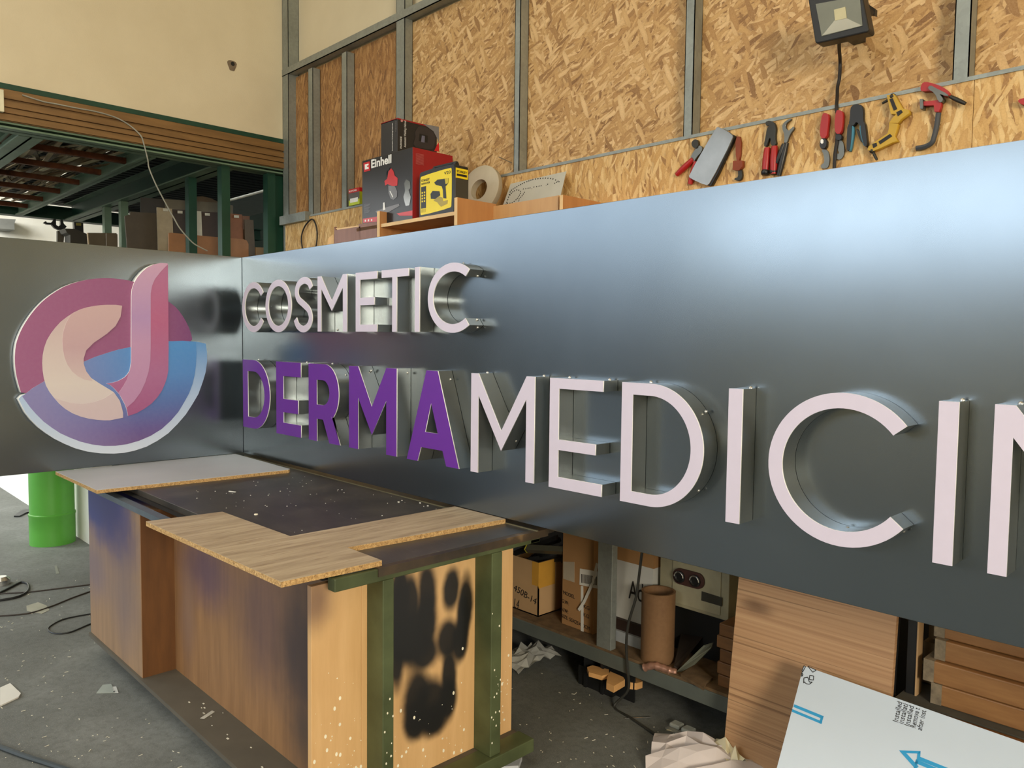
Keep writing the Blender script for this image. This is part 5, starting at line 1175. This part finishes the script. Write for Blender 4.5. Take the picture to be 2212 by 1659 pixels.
t4 = tool('water_pump_pliers', (640, 900), 'water pump pliers with black and red handles', 'pliers')
tbar((624, 915), (610, 1082), 15, RED, 'handle', t4); tbar((668, 905), (662, 1078), 15, RED, 'handle', t4, .014)
tl([(622, 760), (650, 750), (680, 765), (688, 800), (682, 850), (690, 905), (655, 905), (655, 850), (640, 870), (630, 910), (612, 910), (625, 850), (632, 800), (650, 780), (628, 785)], DKS, 'jaws', t4, .018)
for q_ in ((612, 1050, 608, 1084), (663, 1045, 661, 1080)): tbar((q_[0], q_[1]), (q_[2], q_[3]), 16, M['black'], 'grip_end', t4, .011)
t5 = tool('slip_joint_pliers', (740, 880), 'slim pliers with black handles and chrome jaws', 'pliers')
tbar((742, 885), (694, 1088), 12, M['black'], 'handle', t5); tbar((725, 890), (682, 1010), 9, M['black'], 'handle', t5, .016)
tl([(735, 890), (740, 840), (722, 790), (735, 760), (775, 735), (782, 742), (750, 765), (742, 790), (762, 815), (780, 800), (795, 785), (798, 800), (775, 830), (765, 850), (752, 890)], STE, 'jaws', t5, .014)
t6 = tool('red_shears', (990, 850), 'red handled shears hanging left of the cable', 'shears')
tl([(980, 712), (1000, 706), (1020, 716), (1012, 790), (1005, 862), (968, 862), (965, 800)], RED, 'handle', t6, .026)
tl([(965, 862), (1005, 864), (1000, 925), (960, 925)], M['black'], 'collar', t6, .022); tl([(968, 868), (985, 868), (985, 895), (968, 895)], wht, 'collar_label', t6, .024)
tl([(960, 925), (1002, 928), (1015, 980), (1008, 1030), (992, 1046), (958, 1042), (962, 1020), (982, 1010), (978, 960)], STE, 'blade', t6, .008)
t7 = tool('red_shears', (1080, 850), 'red handled shears with a hooked blade right of the cable', 'shears')
tl([(1065, 692), (1085, 688), (1106, 700), (1105, 760), (1095, 835), (1060, 835), (1055, 770)], RED, 'handle', t7, .026)
tl([(1058, 835), (1096, 838), (1094, 872), (1060, 872)], M['black'], 'collar', t7, .022)
tl([(1062, 872), (1094, 870), (1106, 920), (1102, 965), (1080, 992), (1052, 985), (1056, 950), (1075, 955), (1062, 920)], STE, 'blade', t7, .008)
t8 = tool('crimping_pliers', (1190, 780), 'crimping pliers with a black head and blue edged handles', 'pliers')
tl([(1150, 680), (1165, 656), (1195, 650), (1220, 658), (1230, 690), (1228, 745), (1238, 775), (1210, 790), (1190, 755), (1165, 790), (1140, 775), (1148, 740)], M['black'], 'head', t8, .022)
BLU = flat('blue_grip', (62, 128, 152), .4)
tl([(1135, 775), (1160, 778), (1158, 830), (1152, 900), (1145, 940), (1128, 938), (1130, 860)], M['black'], 'handle', t8, .024); tl([(1158, 782), (1170, 790), (1165, 860), (1150, 940), (1140, 940), (1152, 870)], BLU, 'blue_edge', t8, .020)
tl([(1218, 765), (1240, 760), (1248, 830), (1256, 910), (1240, 915), (1228, 880), (1215, 810)], M['black'], 'handle', t8, .024); tl([(1205, 780), (1220, 768), (1222, 840), (1240, 914), (1228, 900), (1210, 840)], BLU, 'blue_edge', t8, .020)
tl([(1176, 800), (1190, 800), (1222, 872), (1212, 888), (1198, 860)], DKS, 'lock_lever', t8, .010)
YEL = flat('yellow_cast_paint', (190, 152, 42), .5, 0, .12)
t9 = tool('corner_clamp', (1440, 680), 'yellow corner clamp hanging highest, with its dark screw', 'clamp')
tl([(1380, 600), (1425, 592), (1475, 680), (1515, 690), (1518, 710), (1470, 745), (1450, 770), (1395, 770), (1415, 740), (1440, 715), (1405, 715)], YEL, 'clamp_body', t9, .03, sm=0)
tl([(1398, 625), (1418, 618), (1445, 685), (1425, 695)], M['ink'], 'slot', t9, .032, sm=0); tl([(1440, 705), (1470, 690), (1480, 705), (1450, 730)], M['ink'], 'slot', t9, .032, sm=0)
tbar((1335, 640), (1405, 600), 5, DKS, 'screw_handle', t9, .02); tbar((1385, 598), (1412, 600), 11, DKS, 'screw_knob', t9, .02)
t10 = tool('corner_clamp', (1380, 860), 'yellow corner clamp hanging lower, its long arm pointing down left', 'clamp')
tl([(1395, 770), (1450, 775), (1440, 810), (1425, 850), (1445, 880), (1415, 890), (1340, 925), (1290, 945), (1262, 935), (1268, 915), (1330, 870), (1385, 835), (1395, 800)], YEL, 'clamp_body', t10, .03, sm=0)
tl([(1330, 885), (1402, 838), (1415, 852), (1340, 902)], M['ink'], 'slot', t10, .032, sm=0); tl([(1292, 900), (1318, 892), (1322, 912), (1298, 925)], M['ink'], 'slot', t10, .032, sm=0)
tbar((1272, 930), (1302, 990), 5, DKS, 'screw_handle', t10, .02); tbar((1262, 930), (1288, 935), 10, DKS, 'screw_knob', t10, .02)
t11 = tool('junior_hacksaw', (1660, 650), 'red mini hacksaw frame with a bent dark bow', 'hacksaw')
tl([(1588, 575), (1585, 550), (1600, 518), (1640, 518), (1720, 545), (1760, 575), (1765, 600), (1740, 610), (1700, 585), (1640, 570)], RED, 'handle', t11, .026)
tl([(1632, 560), (1650, 538), (1690, 560), (1760, 595), (1758, 610), (1700, 590), (1730, 620), (1722, 645), (1700, 640), (1680, 590)], STE, 'trigger', t11, .034)
tbar((1755, 598), (1850, 642), 7, DKS, 'bar', t11, .02)
tl([(1580, 640), (1660, 632), (1715, 625), (1712, 660), (1700, 700), (1672, 700), (1668, 660), (1580, 664)], RED, 'lower_arm', t11, .026, sm=0)
tl([(1585, 625), (1605, 625), (1605, 685), (1588, 685)], STE, 'nut', t11, .034, sm=0)
bt = B(); bt.tube(spline([PY(*ct(x, y), YW - .01) for x, y in ((1683, 700), (1672, 780), (1655, 850), (1640, 885), (1600, 908), (1545, 918))], 6), .010, 8); bt.build('bow', flat('slate_tube', (62, 66, 72), .4), t11, smooth=True)
t12 = tool('red_tool', (2200, 630), 'red handled tool cut by the right edge of the photo', 'tool')
tl([(2182, 632), (2210, 618), (2260, 615), (2260, 660), (2205, 656)], RED, 'handle', t12, .026)
# floodlight
fl = PY(1812, 40, 1.02)
fr = lambda x, y, yy: PY(*ct(x, y), yy)
flo = thing('floodlight', fl, 'black floodlight with square glass mounted on the wall', 'floodlight')
def fq(pts, yy, th, mat, nm, bev=0):
    P = [fr(x, y, yy) for x, y in pts]; b = B(); b.prism(P, (0, th, 0)); return b.build(nm, mat, flo, bevel=bev)
outer = [(872, -20), (1205, -60), (1252, 180), (1245, 198), (930, 270), (918, 262)]
fq(outer, 1.00, .06, M['black'], 'housing', .006)
gl = flat('frosted_reflector', (122, 124, 112), .3, .3, .08)
fq([(922, 25), (1195, -25), (1212, 160), (960, 225)], .998, .004, gl, 'glass')
fq([(1040, 125), (1112, 112), (1210, 158), (962, 220)], .9965, .002, flat('bright_reflector', (196, 196, 184), .2, .5, .05), 'lower_reflector')
fq([(1035, 60), (1105, 42), (1114, 112), (1042, 128)], .9955, .003, flat('led_chip', (190, 182, 144), .35), 'led_chip')
b = B(); a = fr(1240, 40, 1.03); b.prism([fr(1225, 10, 1.03), fr(1292, 55, 1.10), fr(1290, 95, 1.10), fr(1262, 90, 1.08), fr(1235, 100, 1.03)], (0, .02, 0)); b.build('bracket', M['black'], flo)
b = B(); b.bar((fl.x - .02, 1.06, fl.z), (fl.x - .02, 1.27, fl.z), .05, .05); b.build('wall_arm', M['black'], flo)
b = B(); b.tube(spline([PY(*ct(x, y), yy) for x, y, yy in ((1068, 235, 1.06), (1068, 300, 1.15), (1074, 380, 1.25), (1070, 480, 1.25), (1058, 540, 1.24), (1056, 600, 1.21), (1052, 660, 1.178), (1058, 740, 1.178), (1055, 860, 1.175), (1042, 960, 1.175), (1036, 1080, 1.178))], 6), .007, 8)
tag(b.build('lamp_cable', M['ink'], smooth=True), 'black cable running down the wall from the floodlight', 'cable')
b = B(); nl = PY(1085, 341, 1.24)
b.tube([PY(1077, 339, 1.20), PY(1106, 352, 1.27)], .003, 6); tag(b.build('bent_nail', M['screw']), 'nail sticking out of the board above the edging coil', 'nail')
